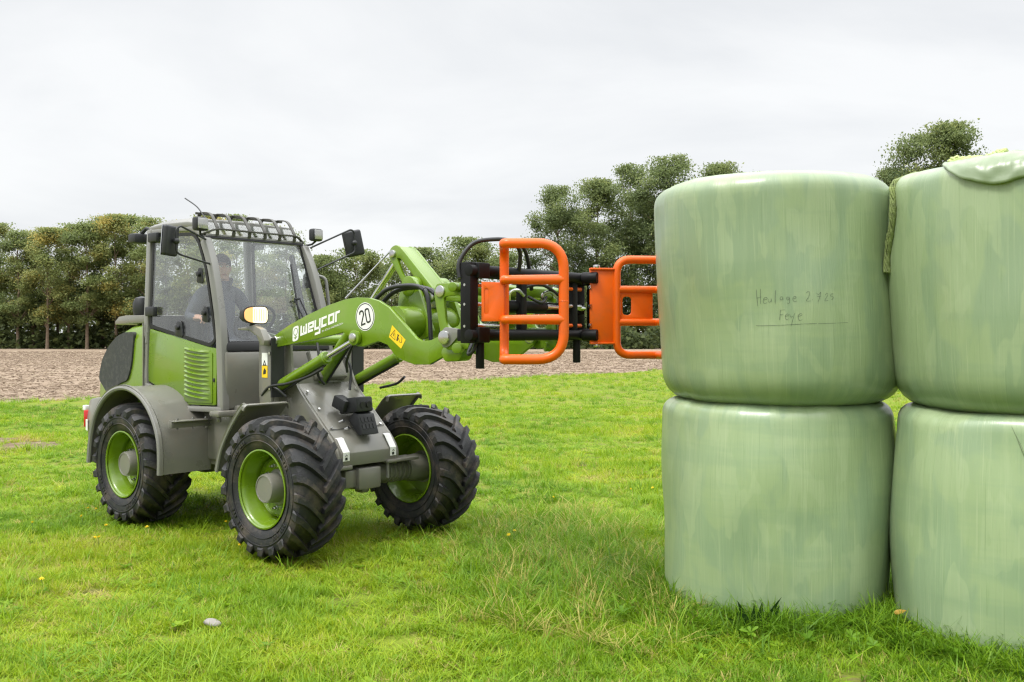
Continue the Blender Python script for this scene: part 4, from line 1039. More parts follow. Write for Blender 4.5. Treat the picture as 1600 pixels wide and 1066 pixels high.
# glazed front of the roof, with the header over the windscreen
g = G(); g.add([(-1.385, -.49, 2.495), (-1.385, .49, 2.495), (-1.49, .50, 2.62), (-1.49, -.50, 2.62)], [(0, 1, 2, 3)]); rg_ = g.build('roof_glass', GLASS, LD, smooth=0)
sol = rg_.modifiers.new('thickness', 'SOLIDIFY'); sol.thickness = .006
g = G(); g.bar([(-1.385, -.50, 2.487), (-1.385, .50, 2.487)], .035, .045, (0, 0, 1)); g.build('windscreen_header', PALE, LD, bevel=.006)
# bars of the roof guard
g = G(); g.bar(rounded([(-1.40, -.53, 2.50), (-1.345, -.42, 2.552), (-1.345, .42, 2.552), (-1.40, .53, 2.50)], .05, 4), .024, .016, (0, 0, 1)); g.build('guard_rail', GUARD, LD, bevel=.004)
g = G(); g.bar([(-1.62, -.45, 2.705), (-1.62, .45, 2.705)], .02, .02, (0, 0, 1)); g.build('guard_rail', GUARD, LD, bevel=.003)
for y in (-.40, -.24, -.08, .08, .24, .40):
    g = G(); g.bar(rounded([(-1.66, y, 2.675), (-1.62, y, 2.715), (-1.46, y, 2.70), (-1.352, y, 2.56), (-1.36, y, 2.50)], .06, 5), .011, .032, (0, 1, 0)); g.build('guard_bar', GUARD, LD, bevel=.003)

# lamps, mirrors, aerial
for s in (-1, 1):
    g = G(); g.box((-1.30, s * .60, 2.575), (.075, .12, .115)); wlamp = g.build('work_light', PLASTIC, LD, bevel=.02)
    g = G(); g.box((-1.258, s * .60, 2.577), (.012, .092, .088)); g.build('lens', STEEL, wlamp, bevel=.006)
    g = G(); g.box((-1.252, s * .60, 2.577), (.004, .088, .084)); g.build('lens_cover', LENSG, wlamp)
    g = G(); g.tube([(-1.37, s * .52, 2.47), (-1.33, s * .58, 2.49), (-1.30, s * .60, 2.52)], .010, 6); g.build('bracket', PLASTIC, wlamp)
    mc = Vector((-1.17, s * .945, 2.40 if s < 0 else 2.515))
    rot = (Matrix.Rotation(.22, 3, Vector((.652, -.758, 0))) if s > 0 else Matrix.Identity(3)) @ Matrix.Rotation(s * -.55, 3, 'Z') @ Matrix.Rotation(.08, 3, 'Y')
    g = G(); g.box(mc, (.045, .205 if s < 0 else .175, .245), rot); mir = g.build('mirror', PLASTIC, LD, bevel=.022, seg=3)
    g = G(); g.box(mc + rot @ Vector((-.029, 0, 0)), (.004, .18, .24), rot); g.build('mirror_glass', CHROME, mir)
    f = rot @ Vector((.05, 0, 0)); a = mc + f
    g = G(); g.tube(rounded([side_pt(-1.31, 2.45, s, .02), a + Vector((0, -s * .04, .125)), a + Vector((0, 0, .10)), a, a + Vector((0, 0, -.09)), a + Vector((0, -s * .05, -.11)), side_pt(-1.235, 2.24, s, .02)], .05, 4), .0085, 7); g.ball(a, .026, 8); g.build('mirror_arm', PLASTIC, mir)
g = G(); g.tube(spline([(-1.44, -.45, 2.64), (-1.49, -.45, 2.67), (-1.60, -.45, 2.76), (-1.79, -.45, 2.85)], 5), [.009] * 4 + [.006] * 12, 6); g.build('aerial', PLASTIC, LD)
g = G(); g.box((-2.50, -.50, 2.535), (.13, .16, .09)); bl = g.build('rear_work_light', PLASTIC, LD, bevel=.02)
g = G(); g.tube([(-2.31, -.47, 2.60), (-2.40, -.48, 2.625), (-2.48, -.49, 2.58)], .018, 7); g.build('bracket', PLASTIC, bl)
g = G(); g.tube(rounded([(-1.20, .57, 1.62), (-1.20, .70, 1.72), (-1.28, .70, 2.18), (-1.40, .55, 2.22)], .05, 5), .016, 9); g.build('grab_handle', PALE, LD)

# cab interior
g = G(); g.box((-1.88, 0, 1.38), (.46, .46, .12)); g.box((-1.85, 0, 1.24), (.34, .34, .2)); seat = g.build('seat', SEATM, LD, bevel=.04, seg=3)
g = G(); g.box((-2.07, 0, 1.72), (.11, .44, .58), Matrix.Rotation(-.13, 3, 'Y')); g.build('seat_back', SEATM, seat, bevel=.04, seg=3)
g = G(); g.box((-1.72, -.36, 1.55), (.34, .15, .10), Matrix.Rotation(.1, 3, 'Y')); g.box((-1.75, -.36, 1.30), (.30, .18, .44)); con = g.build('control_console', PLASTIC, LD, bevel=.03)
for dx in (0, .09): 
    g = G(); g.tube([(-1.66 + dx, -.36, 1.58), (-1.66 + dx, -.35, 1.70), (-1.68 + dx, -.345, 1.78)], [.010, .010, .022], 8); g.ball((-1.68 + dx, -.345, 1.79), .026, 6); g.build('lever', PLASTIC, con)
g = G(); g.tube([(-1.18, 0, 1.1), (-1.20, 0, 1.55), (-1.38, 0, 1.74)], .035, 8); g.box((-1.18, 0, 1.54), (.16, .30, .16)); col_ = g.build('steering_column', PLASTIC, LD, bevel=.01)
g = G(); cc = Vector((-1.40, 0, 1.755)); ax_ = Vector((-.75, 0, .66)).normalized(); e1 = Vector((0, 1, 0)); e2 = ax_.cross(e1)
g.tube([cc + (e1 * math.cos(t) + e2 * math.sin(t)) * .19 for t in np.linspace(0, 2 * math.pi, 36, endpoint=False)], .015, 8, closed=True)
for t in (0, 2.1, 4.2): g.tube([cc - ax_ * .03, cc + (e1 * math.cos(t) + e2 * math.sin(t)) * .19], .010, 6)
g.build('steering_wheel', PLASTIC, col_)
g = G(); g.box((-1.30, .42, 2.0), (.05, .035, .80), Matrix.Rotation(-.33, 3, 'Y')); g.build('instrument_post', PLASTIC, LD, bevel=.01)

# ---- front frame
for s in (-1, 1):
    sp_ = round_poly([(.15, .60), (.15, .73), (.075, .83), (-.36, 1.22), (-.435, 1.36), (-.45, 1.53), (-.46, 1.66), (-.54, 1.70), (-.62, 1.66), (-.66, 1.20), (-.72, 1.05), (-.72, .60)], .05, 4)
    g = G(); g.prism(sp_, s * .285, s * .31); g.build('frame_side_plate', GREY, LD, bevel=.005)
    g = G(); g.prism([(-.49, 1.18), (-.49, 1.60), (-.60, 1.68), (-.66, 1.60), (-.66, 1.18), (-.64, 1.0), (-.5, 1.0)], s * .43, s * .465); up = g.build('arm_upright', GREY, LD, bevel=.008)
    g = G(); g.prism([(-.485, 1.15), (-.475, 1.15), (-.475, 1.62), (-.485, 1.62)], s * .35, s * .475); g.build('upright_flange', PLASTIC, up)
    g = G(); g.box((-.575, s * .467, 1.452), (.075, .003, .10)); g.build('safety_sticker', WHITE, up)
    g = G(); g.box((-.575, s * .467, 1.352), (.075, .003, .095)); ys = g.build('warning_sticker', YELLOW, up)
    g = G(); g.prism([(-.595, 1.33), (-.56, 1.335), (-.555, 1.36), (-.575, 1.38), (-.59, 1.36)], s * .4685, s * .4700); g.build('pictogram', INK, ys)
    g = G(); g.prism([(-.60, 1.40), (-.55, 1.40), (-.575, 1.445)], s * .4687, s * .4700, holes=[[(-.587, 1.409), (-.563, 1.409), (-.575, 1.431)]]); g.build('pictogram', INK, up)
    g = G()
    for zz in (1.57, 1.50, 1.22): g.cyl((-.505, s * .465, zz), (-.505, s * .475, zz), .012, 8)
    g.build('frame_bolts', STEEL, up)
# sloping cover
def cov(u, y, off=0.0):   # u 0 at the top, 1 at the lower bend
    n_ = Vector((.66, 0, .75)); return Vector((-.37 + (.075 + .37) * u, y, 1.235 + (.835 - 1.235) * u)) + n_ * off
pl = [(-.40, 1.255), (.078, .838), (.155, .735), (.155, .635), (.135, .635), (.135, .73), (.066, .82), (-.41, 1.24)]
g = G(); g.prism(pl, -.284, .284); fc = g.build('front_cover', GREY, LD, bevel=.005)
g = G(); g.bar([cov(.83, -.28, .009), cov(.83, .28, .009)], .004, .003, (.66, 0, .75)); g.build('cover_seam', PLASTIC, fc)
g = G()
for u in (.12, .45, .80):
    for y in (-.25, .25): g.cyl(cov(u, y, .005), cov(u, y, .016), .010, 8)
g.build('cover_bolts', STEEL, fc)
g = G(); g.prism([(-.40, 1.26), (-.34, 1.30), (-.46, 1.52), (-.52, 1.5)], -.12, .20); g.box((-.55, 0, 1.12), (.3, .54, .5)); g.build('valve_cover', GREY, LD, bevel=.02)
for s in (-1, 1):
    q = [(.062, .848), (.085, .842), (.1585, .742), (.1585, .675), (.1560, .675), (.1560, .740), (.0835, .838), (.0605, .845)]
    g = G(); g.prism([(x + .0015, z + .002) for x, z in q], s * .24 - .032, s * .24 + .032); dsn = g.build('lashing_sticker', WHITE, fc)
    g = G(); g.prism([(.1607, .684), (.1622, .684), (.1622, .705), (.1607, .705)], s * .24 - .012, s * .24 + .010); g.build('pictogram', INK, dsn)
    g = G(); g.tube([(.1625, s * .24 - .012, .715), (.1625, s * .24, .727), (.1625, s * .24 + .010, .715)], .0022, 5); g.build('pictogram', INK, dsn)
# black light and step housing on the cover
g = G(); M3 = Matrix.Rotation(R(-8), 3, 'Y') @ Matrix.Rotation(.10, 3, 'Z')
g.box((-.015, .00, 1.085), (.20, .185, .12), M3); g.box((-.07, -.09, 1.10), (.14, .10, .10), M3 @ Matrix.Rotation(.5, 3, 'Y'))
hs = g.build('socket_housing', PLASTIC, LD, bevel=.014)
g = G(); g.prism([(.045, 1.035), (.095, 1.02), (.155, .865), (.10, .855), (-.02, .97)], -.075, .095); gr = g.build('grille_box', PLASTIC, hs, bevel=.006)
for k in range(4):
    for r_ in range(2):
        g = G(); y = -.045 + k * .036; t = .12 + r_ * .34; a = Vector((.0955 + .06 * t, y, 1.015 - .155 * t)); b = a + Vector((.012 * 1.2, 0, -.036))
        g.bar([a, b], .022, .010, (.93, 0, .36)); g.build('grille_slot', INK, hs)
g = G(); g.cyl((.085, -.02, 1.095), (.095, -.02, 1.095), .026, 14); g.cyl((.085, .045, 1.095), (.095, .045, 1.095), .026, 14); g.build('plug_socket', INK, hs)
g = G(); g.cyl((-.02, -.16, .96), (.02, -.15, .975), .013, 8); g.cyl((.03, -.145, .905), (.06, -.135, .92), .015, 8); g.build('eye_bolt', STEEL, hs)
# front axle
g = G(); g.cyl((.0, -.55, WR), (.0, .55, WR), .085, 24)
for y in (.28, .33, .38, .43, .48): g.cyl((.0, y, WR), (.0, y + .022, WR), .094, 24)
for y in (-.28, -.34, -.40, -.46): g.cyl((.0, y - .022, WR), (.0, y, WR), .094, 24)
g.build('front_axle', GREY, LD, bevel=.004)
g = G(); g.box((.04, .0, WR - .005), (.24, .23, .17)); g.box((.03, -.16, WR), (.19, .12, .14)); g.box((.06, 0, WR - .105), (.1, .08, .04)); g.build('axle_housing', GREY, LD, bevel=.016)
g = G(); g.box((.10, .34, .635), (.16, .34, .025)); g.box((.10, -.26, .625), (.14, .15, .03)); ap = g.build('axle_plate', GREY, LD, bevel=.006)
g = G(); g.cyl((.14, .27, .645), (.14, .27, .685), .016, 8); g.cyl((.14, .20, .50), (.14, .20, .63), .012, 8); g.build('axle_bolt', PALE, ap)
# front mudguards
FF = [(-.575, .60), (-.515, .77), (-.40, .935), (-.275, 1.07), (-.215, 1.118)]
for s in (-1, 1):
    fo = arch(FF[::-1], s * .905, s * .50, .010, 0, 'front_mudguard', GREY)
    g = G(); pf = [(-.218, s * .905, 1.085), (-.212, s * .905, 1.105), (-.205, s * .89, 1.124), (-.205, s * .53, 1.126), (-.207, s * .51, 1.118), (-.21, s * .505, 1.08)]
    g.bar(rounded(pf, .03, 4), .012, .024, (1, 0, -.35)); g.build('guard_front_edge', GREY, fo, bevel=.003)
    g = G(); g.tube([(x, s * .90, z) for x, z in [(p.x, p.z) for p in spline([(a, 0, b) for a, b in FF], 4)]], .014, 7); g.build('guard_lip', PALE, fo)
    g = G(); g.box((-.36, s * .46, .86), (.06, .14, .12)); g.build('guard_bracket', GREY, fo)

# headlights on their brackets
for s in (-1, 1):
    g = G(); br = [(-.86, 1.70), (-.86, 1.685), (-.70, 1.68), (-.60, 1.64), (-.545, 1.56), (-.50, 1.56), (-.49, 1.60), (-.545, 1.69), (-.64, 1.725), (-.72, 1.712)]
    g.prism(br, s * .47, s * .53); hb = g.build('lamp_bracket', GREY, LD, bevel=.006)
    g = G()
    c = Vector((-.66, s * .50, 1.805)); 
    oval = lambda k, w, h: [(w * math.copysign(abs(math.cos(t)) ** .55, math.cos(t)), (h - .012 * math.cos(t) * s) * math.copysign(abs(math.sin(t)) ** .6, math.sin(t))) for t in np.linspace(0, 2 * math.pi, 28, endpoint=False)]
    vs = []; n = 28
    for dx, w, h in ((-.10, .06, .04), (-.06, .105, .062), (.0, .118, .072), (.012, .118, .072)):
        vs += [c + Vector((dx, a, b)) for a, b in oval(0, w, h)]
    g.add(vs, [(i * n + k, i * n + (k + 1) % n, (i + 1) * n + (k + 1) % n, (i + 1) * n + k) for i in range(3) for k in range(n)] + [tuple(range(n)), tuple(3 * n + k for k in range(n - 1, -1, -1))])
    g.cyl(c + Vector((-.04, 0, -.11)), c + Vector((-.04, 0, -.05)), .022, 10)
    hl = g.build('headlight', PLASTIC, LD, smooth=40)
    def clip(poly, ycut, keep_in):     # keep the part of the lens on one side of a vertical line
        o_ = []; f_ = lambda p: (ycut - p[0] * s) if keep_in else (p[0] * s - ycut)
        for i in range(len(poly)):
            p, q2 = poly[i], poly[(i + 1) % len(poly)]; a_, b_ = f_(p), f_(q2)
            if a_ >= 0: o_.append(p)
            if a_ * b_ < 0:
                t = a_ / (a_ - b_); o_.append((p[0] + (q2[0] - p[0]) * t, p[1] + (q2[1] - p[1]) * t))
        return o_
    for nm, mt, kin in (('lens', LAMP_W, True), ('indicator', LAMP_A, False)):
        pl_ = clip(oval(0, .108, .063), .035, kin); m_ = len(pl_)
        fr_ = [c + Vector((.016 + .008 * (1 - (a_ / .12) ** 2), a_, b_)) for a_, b_ in pl_]
        g = G(); g.add(fr_ + [v - Vector((.010, 0, 0)) for v in fr_], [tuple(range(m_)), tuple(range(2 * m_ - 1, m_ - 1, -1))] + [(i, (i + 1) % m_, m_ + (i + 1) % m_, m_ + i) for i in range(m_)])
        ln = g.build(nm, mt, hl, smooth=30)
        if kin:
            g = G()
            for k_ in range(6): g.box(c + Vector((.030, s * (-.085 + .022 * k_), 0)), (.004, .004, .095))
            g.build('lens_rib', LAMP_A, ln); pass

# ---- lift arm
BT = [(-.519, 1.637), (-.337, 1.716), (-.098, 1.797), (.163, 1.869), (.364, 1.908), (.495, 1.919), (.622, 1.913), (.729, 1.890), (.837, 1.842), (.956, 1.748), (1.044, 1.679), (1.117, 1.622), (1.174, 1.604), (1.255, 1.609), (1.365, 1.645), (1.43, 1.69), (1.49, 1.685), (1.515, 1.63)]
BB = [(1.49, 1.575), (1.419, 1.530), (1.365, 1.496), (1.243, 1.444), (1.102, 1.441), (.986, 1.468), (.897, 1.506), (.824, 1.576), (.729, 1.602), (.62, 1.575), (.559, 1.560), (.50, 1.562), (.43, 1.59), (.40, 1.64), (.331, 1.664), (-.011, 1.609), (-.502, 1.546), (-.56, 1.56), (-.575, 1.605)]
boom_prof = BT + BB
for s in (-1, 1):
    g = G(); g.prism(boom_prof, s * .385, s * .42); bo = g.build('lift_arm_plate', GREEN, LD, bevel=.004)
    for (x, z, r_, d_) in ((.495, 1.625, .034, .10), (-.50, 1.60, .035, .03)):
        g = G(); g.cyl((x, s * .36, z), (x, s * (.42 + d_ * .5), z), r_, 20); g.build('pin', STEEL, bo, bevel=.006)
    g = G(); g.lathe([(0, .056), (s * .026, .056), (s * .030, .045)], (.495, s * .425, 1.625), n=24); g.f = g.f; g.build('pin_boss', GREEN, bo, smooth=40)
g = G(); g.cyl((.86, -.384, 1.735), (.86, .384, 1.735), .115, 32); g.cyl((-.50, -.384, 1.60), (-.50, .384, 1.60), .045, 20); tt = g.build('cross_tube', GREEN, LD, smooth=40)
for s in (-1, 1):
    g = G(); g.prism(round_poly([(.66, 1.80), (.715, 2.04), (.79, 2.075), (.865, 2.04), (1.04, 1.66), (.93, 1.60)], .04, 4), s * .15, s * .185); g.build('lever_support', GREEN, LD, bevel=.004)
# front links of the arm's writing and marks
YO = -.4215
def ribbon(g, pts, w, mapf, closed=False):
    P = [Vector((a, b)) for a, b in pts]; n = len(P); vs = []
    for i in range(n):
        a = P[i - 1] if (i > 0 or closed) else P[i]; c = P[(i + 1) % n] if (i < n - 1 or closed) else P[i]; b = P[i]
        d0 = (b - a).normalized() if (b - a).length > 0 else (c - b).normalized(); d1 = (c - b).normalized() if (c - b).length > 0 else d0
        n0 = Vector((-d0.y, d0.x)); n1 = Vector((-d1.y, d1.x)); m_ = (n0 + n1); m_ = m_.normalized() / max(.5, m_.normalized().dot(n0))
        vs += [mapf(b - m_ * w / 2), mapf(b + m_ * w / 2)]
    fs = [(2 * i, 2 * i + 1, (2 * i + 3) % (2 * n), (2 * i + 2) % (2 * n)) for i in range(n if closed else n - 1)]
    g.add(vs, fs)
# wordmark: u along the slope, v upright, unit = x-height
def logo(p, o=(-.175, 1.636), ux=(.0800, .0195), vx=(.004, .078)):
    return Vector((o[0] + ux[0] * p.x + vx[0] * p.y, YO, o[1] + ux[1] * p.x + vx[1] * p.y))
g = G(); wd = .24
LET = [[(.12, 1.0), (.12, .12), (.92, .12), (.92, 1.0)], [(.52, .12), (.52, .85)],
       [(1.98, .12), (1.28, .12), (1.28, .88), (1.98, .88), (1.98, .47), (1.28, .47)],
       [(2.30, 1.0), (2.30, .12), (3.0, .12)], [(3.0, 1.0), (3.0, -.38), (2.28, -.38)],
       [(4.02, .88), (3.34, .88), (3.34, .12), (4.02, .12)],
       [(4.36, .12), (4.36, .88), (5.04, .88), (5.04, .12)], [(5.40, 0.0), (5.40, .88), (5.95, .88)]]
for i, l in enumerate(LET): ribbon(g, l, wd, logo, closed=(i == 6))
g.build('wordmark', WHITE, LD, recalc=False, smooth=0)
# square badge before the word, with its flower outline
rq = round_poly([(-1.22, -.30), (-.28, -.30), (-.28, 1.18), (-1.22, 1.18)], .32, 6)
g = G(); g.add([logo(Vector(p)) for p in rq], [tuple(range(len(rq)))]); bad = g.build('badge', WHITE, LD, recalc=False, smooth=0)
YO = -.4225; g = G()
ribbon(g, [(-.75 + .30 * math.cos(t), .62 + .34 * math.sin(t)) for t in np.linspace(0, 2 * math.pi, 20, endpoint=False)], .07, logo, True)
ribbon(g, [(-.75, .30), (-.75, -.12)], .08, logo); ribbon(g, [(-.75, -.05), (-1.0, .12)], .08, logo); ribbon(g, [(-.75, -.05), (-.48, .14)], .08, logo)
g.build('badge_mark', GREEN, bad, recalc=False, smooth=0); YO = -.4215
def text_mesh(txt, size):
    c = bpy.data.curves.new('t', 'FONT'); c.body = txt; c.size = size; c.resolution_u = 2
    o = bpy.data.objects.new('t', c); COL.objects.link(o); dg = bpy.context.evaluated_depsgraph_get()
    me = bpy.data.meshes.new_from_object(o.evaluated_get(dg)); vs = [v.co.copy() for v in me.vertices]; fs = [tuple(p.vertices) for p in me.polygons]
    bpy.data.objects.remove(o); bpy.data.curves.remove(c); bpy.data.meshes.remove(me); return vs, fs
vs, fs = text_mesh('BY ATLAS WEYHAUSEN', .42); wmax = max(v.x for v in vs)
g = G(); g.add([logo(Vector((3.35 + v.x * 3.1 / wmax, -.46 + v.y * .62))) for v in vs], fs); g.build('small_lettering', WHITE, LD, recalc=False, smooth=0)
# speed disc
def disc(c, r0, r1, y, n=48):
    a = [(c[0] + r1 * math.cos(t), y, c[1] + r1 * math.sin(t)) for t in np.linspace(0, 2 * math.pi, n, endpoint=False)]
    if r0 == 0: return a, [tuple(range(n))]
    b = [(c[0] + r0 * math.cos(t), y, c[1] + r0 * math.sin(t)) for t in np.linspace(0, 2 * math.pi, n, endpoint=False)]
    return a + b, [(i, (i + 1) % n, n + (i + 1) % n, n + i) for i in range(n)]
SCN = (.588, 1.778)
g = G(); g.add(*disc(SCN, 0, .103, -.4215)); sdc = g.build('speed_disc', WHITE, LD, recalc=False, smooth=0)
g = G(); g.add(*disc(SCN, .091, .097, -.4225)); ca, sa = math.cos(R(15)), math.sin(R(15))
num = lambda p: Vector((SCN[0] + ca * p.x - sa * p.y, -.4226, SCN[1] + sa * p.x + ca * p.y))
ribbon(g, [(-.052, .028), (-.049, .043), (-.036, .050), (-.020, .048), (-.011, .036), (-.013, .018), (-.046, -.034), (-.052, -.049), (-.008, -.049)], .0125, num)
ribbon(g, round_poly([(.010, -.049), (.050, -.049), (.050, .049), (.010, .049)], .02, 4), .0125, num, True)
g.build('speed_number', INK, sdc, recalc=False, smooth=0)
# yellow warning sticker
q = [(.877, 1.715), (1.015, 1.612), (.969, 1.550), (.844, 1.630)]
g = G(); g.add([(x, -.4215, z) for x, z in q], [(0, 1, 2, 3)]); ysk = g.build('warning_sticker', YELLOW, LD, recalc=False, smooth=0)
st = lambda p: Vector((q[3][0] + (q[2][0] - q[3][0]) * p.x + (q[0][0] - q[3][0]) * p.y, -.4225, q[3][1] + (q[2][1] - q[3][1]) * p.x + (q[0][1] - q[3][1]) * p.y))
g = G(); ribbon(g, [(.08, .2), (.46, .2), (.27, .85)], .035, st, True); ribbon(g, [(.27, .35), (.27, .6)], .04, st)
ribbon(g, [(.58, .25), (.58, .7)], .07, st); ribbon(g, [(.62, .28), (.66, .55), (.78, .35), (.92, .4), (.88, .75), (.75, .8)], .03, st); ribbon(g, [(.52, .72), (.64, .72)], .09, st)
g.build('pictogram', INK, ysk, recalc=False, smooth=0)

# lift rams
def ram(name, base, eye, split, rb, rr, boss=True):
    b, e = Vector(base), Vector(eye); d = (e - b).normalized(); m_ = b + (e - b) * split; g = G()
    g.tube([b - d * .05, b, m_], rb, 20); g.lathe([(-.035, rb * 1.0), (-.03, rb * 1.16), (.0, rb * 1.16), (.008, rb * .95), (.014, rb * .95)], m_, d, 20)
    o = g.build(name, GREEN, LD, smooth=40)
    g = G(); g.tube([m_, e], rr, 16); g.build('rod', CHROME, o, smooth=40)
    g = G(); ey = Vector((0, 1, 0)); g.lathe([(-.03, .048), (.03, .048)], e, (0, 1, 0), 20); g.build('rod_eye', GREEN, o, bevel=.004)
    g = G(); sd_ = d.cross(ey); off = sd_ * (rb + .008) * (1 if sd_.z < 0 else -1)
    g.tube([b + off, m_ - d * .03 + off], .009, 6); g.build('feed_pipe', PLASTIC, o); return o
for s in (-1, 1): ram('lift_ram', (-.62, s * .375, 1.19), (.455, s * .375, 1.622), .655, .044, .021)
ram('tilt_ram', (-.40, -.02, 1.30), (.540, -.02, 2.255), .50, .055, .024)
g = G(); g.tube([(-.02, -.10, 1.935), (.50, -.09, 2.285)], .008, 6); g.build('indicator_rod', CHROME, LD)

# bell crank and its link
lever = round_poly([(.488, 2.235), (.505, 2.30), (.57, 2.325), (.635, 2.285), (.96, 1.985), (.99, 1.92), (.93, 1.875), (.80, 1.90), (.675, 1.975), (.60, 2.09)], .03, 4)
hole = round_poly([(.575, 2.225), (.62, 2.215), (.80, 2.04), (.71, 2.03), (.64, 2.10)], .02, 4)[::-1]
for s in (-1, 1):
    g = G(); g.prism(lever, -.02 + s * .060, -.02 + s * .085, holes=[hole]); g.build('bell_crank_plate', GREEN, LD, bevel=.004)
g = G(); g.bar([(.600, -.02, 2.302), (.955, -.02, 1.975)], .018, .165, (0, 1, 0)); g.build('bell_crank_flange', GREEN, LD, bevel=.004)
g = G(); g.cyl((.540, -.122, 2.255), (.540, .10, 2.255), .030, 18); g.build('crank_pin', STEEL, LD, bevel=.005)
g = G(); g.cyl((.945, -.115, 1.925), (.945, .10, 1.925), .030, 16); g.build('crank_pin', STEEL, LD, bevel=.005)
g = G(); g.cyl((.79, -.19, 2.0), (.79, -.11, 2.0), .075, 28); g.cyl((.79, .19, 2.0), (.79, .08, 2.0), .075, 28); g.build('crank_hub', GREEN, LD, bevel=.006)
g = G(); g.bar([(.945, -.02, 1.925), (1.42, -.02, 1.90)], .065, .07, (0, 1, 0)); g.build('tilt_link', GREEN, LD, bevel=.012)

# quick coupler
cp = round_poly([(1.365, 1.99), (1.60, 1.985), (1.655, 1.90), (1.66, 1.555), (1.46, 1.545), (1.41, 1.62), (1.340, 1.93)], .025, 3)
ch = round_poly([(1.430, 1.900), (1.590, 1.905), (1.580, 1.71), (1.50, 1.685), (1.455, 1.72)], .03, 4)[::-1]
for s in (-1, 1):
    g = G(); g.prism(cp, s * .445, s * .470, holes=[ch]); q_ = g.build('coupler_plate', GREEN, LD, bevel=.005)
    g = G(); g.cyl((1.405, s * .44, 1.935), (1.405, s * .482, 1.935), .040, 20); g.build('pin', STEEL, q_, bevel=.005)
    g = G(); g.cyl((1.462, s * .38, 1.629), (1.462, s * .505, 1.629), .047, 24); g.build('pin', STEEL, q_, bevel=.005)
    g = G(); g.prism(round_poly([(1.405, 1.63), (1.44, 1.555), (1.50, 1.57), (1.60, 1.655), (1.59, 1.685), (1.45, 1.70)], .03, 4), s * .470, s * .484); g.build('pin_plate', PALE, q_, bevel=.004)
    g = G(); g.cyl((1.545, s * .44, 1.955), (1.60, s * .56, 1.955), .032, 18); g.cyl((1.56, s * .44, 1.56), (1.60, s * .52, 1.56), .035, 18); g.build('latch_pin', GREEN, q_, bevel=.005)
    if s < 0:
        g = G(); g.prism(round_poly([(1.36, 1.53), (1.40, 1.465), (1.54, 1.475), (1.58, 1.56), (1.42, 1.60)], .03, 4), s * .32, s * .43); g.build('coupler_lug', GREEN, q_, bevel=.008)
g = G(); g.cyl((1.56, -.445, 1.955), (1.56, .445, 1.955), .038, 18); g.box((1.61, 0, 1.94), (.05, .88, .07)); g.box((1.60, 0, 1.665), (.06, .88, .06)); g.box((1.58, 0, 1.80), (.03, .16, .22)); g.build('coupler_beam', GREEN, LD, bevel=.010)
g = G(); g.tube(spline([(1.60, -.40, 1.85), (1.61, -.40, 1.80), (1.61, -.40, 1.77)], 4), .010, 6); g.build('red_coupling', RED, LD)
# hoses along the arm
hz = [[(.50, -.30, 1.86), (.66, -.28, 1.975), (.84, -.26, 2.00), (.98, -.25, 1.985), (1.05, -.25, 1.93), (1.08, -.25, 1.75), (1.09, -.25, 1.58)],
      [(.54, -.26, 1.84), (.69, -.24, 1.955), (.86, -.22, 1.985), (1.02, -.20, 1.97), (1.11, -.20, 1.90), (1.14, -.20, 1.75), (1.15, -.2, 1.58)],
      [(-.62, -.46, 1.16), (-.50, -.47, 1.235), (-.30, -.45, 1.265), (-.05, -.43, 1.33), (.10, -.42, 1.39)],
      [(-.62, -.40, 1.14), (-.50, -.45, 1.225), (-.42, -.46, 1.22), (-.36, -.42, 1.16)],
      [(-.25, -.2, 1.58), (-.20, -.22, 1.45), (-.24, -.2, 1.33), (-.22, -.15, 1.25)], [(.15, -.15, 1.6), (.02, -.12, 1.45), (.0, -.1, 1.35)],
      [(-.3, .1, 1.5), (-.2, .1, 1.38), (-.15, .05, 1.2)],
      [(.1, .42, 1.30), (-.02, .44, 1.24), (-.2, .42, 1.20)]]
for i, h in enumerate(hz):
    g = G(); g.tube(spline(h, 7), .016 if i < 2 else .011, 9); ho = g.build('hydraulic_hose', HOSE, LD, smooth=60)
    if i < 2:
        g = G(); p = spline(h, 7); g.tube(p[22:26], .020, 8); g.build('hose_sleeve', PLASTIC, ho)

# ------------------------------------------------------------------ bale grab held by the coupler
def world(x, y, z): 
    c, s = math.cos(LA), math.sin(LA); return (LX + c * x - s * y, LY + s * x + c * y, z)
GO = (1.85, 0, 1.42)
GB = empty('bale_grab', world(*GO), LA, 'orange and black bale grab with two tubular clamping arms held on the lift arm', 'bale grab')
def gb(g, name, m, parent=None, **k):
    o = g.build(name, m, parent or GB, **k)
    if parent is None: o.location = (-GO[0], -GO[1], -GO[2])
    return o
for s in (-1, 1):
    g = G(); g.box((1.845, s * .66, 1.845), (.085, .075, .50)); gb(g, 'frame_post', BLACK, bevel=.006)
for z in (2.045, 1.645):
    g = G(); g.cyl((1.875, -.70, z), (1.875, .63, z), .036, 20); gb(g, 'slide_tube', BLACK, bevel=.004)
    g = G(); g.box((1.785, 0, z), (.055, 1.36, .075)); gb(g, 'frame_beam', BLACK, bevel=.006)
    for s in (-1, 1):
        g = G(); g.box((1.87, s * .60, z), (.10, .10, .095)); gb(g, 'slide_block', BLACK, bevel=.006)
        if s > 0:
            g = G(); g.cyl((1.90, .44, z), (2.005, .475, z), .040, 20); gb(g, 'end_cap', BLACK, bevel=.006)
for y in (-.177, .379):
    g = G(); g.box((1.86, y, 1.84), (.05, .055, .42)); gb(g, 'upright_bar', BLACK, bevel=.006)
g = G(); g.box((1.79, .10, 1.83), (.05, .96, .075)); gb(g, 'middle_beam', BLACK, bevel=.006)
g = G(); g.box((1.76, .50, 1.845), (.03, .28, .33)); gb(g, 'back_plate', BLACK, bevel=.006)
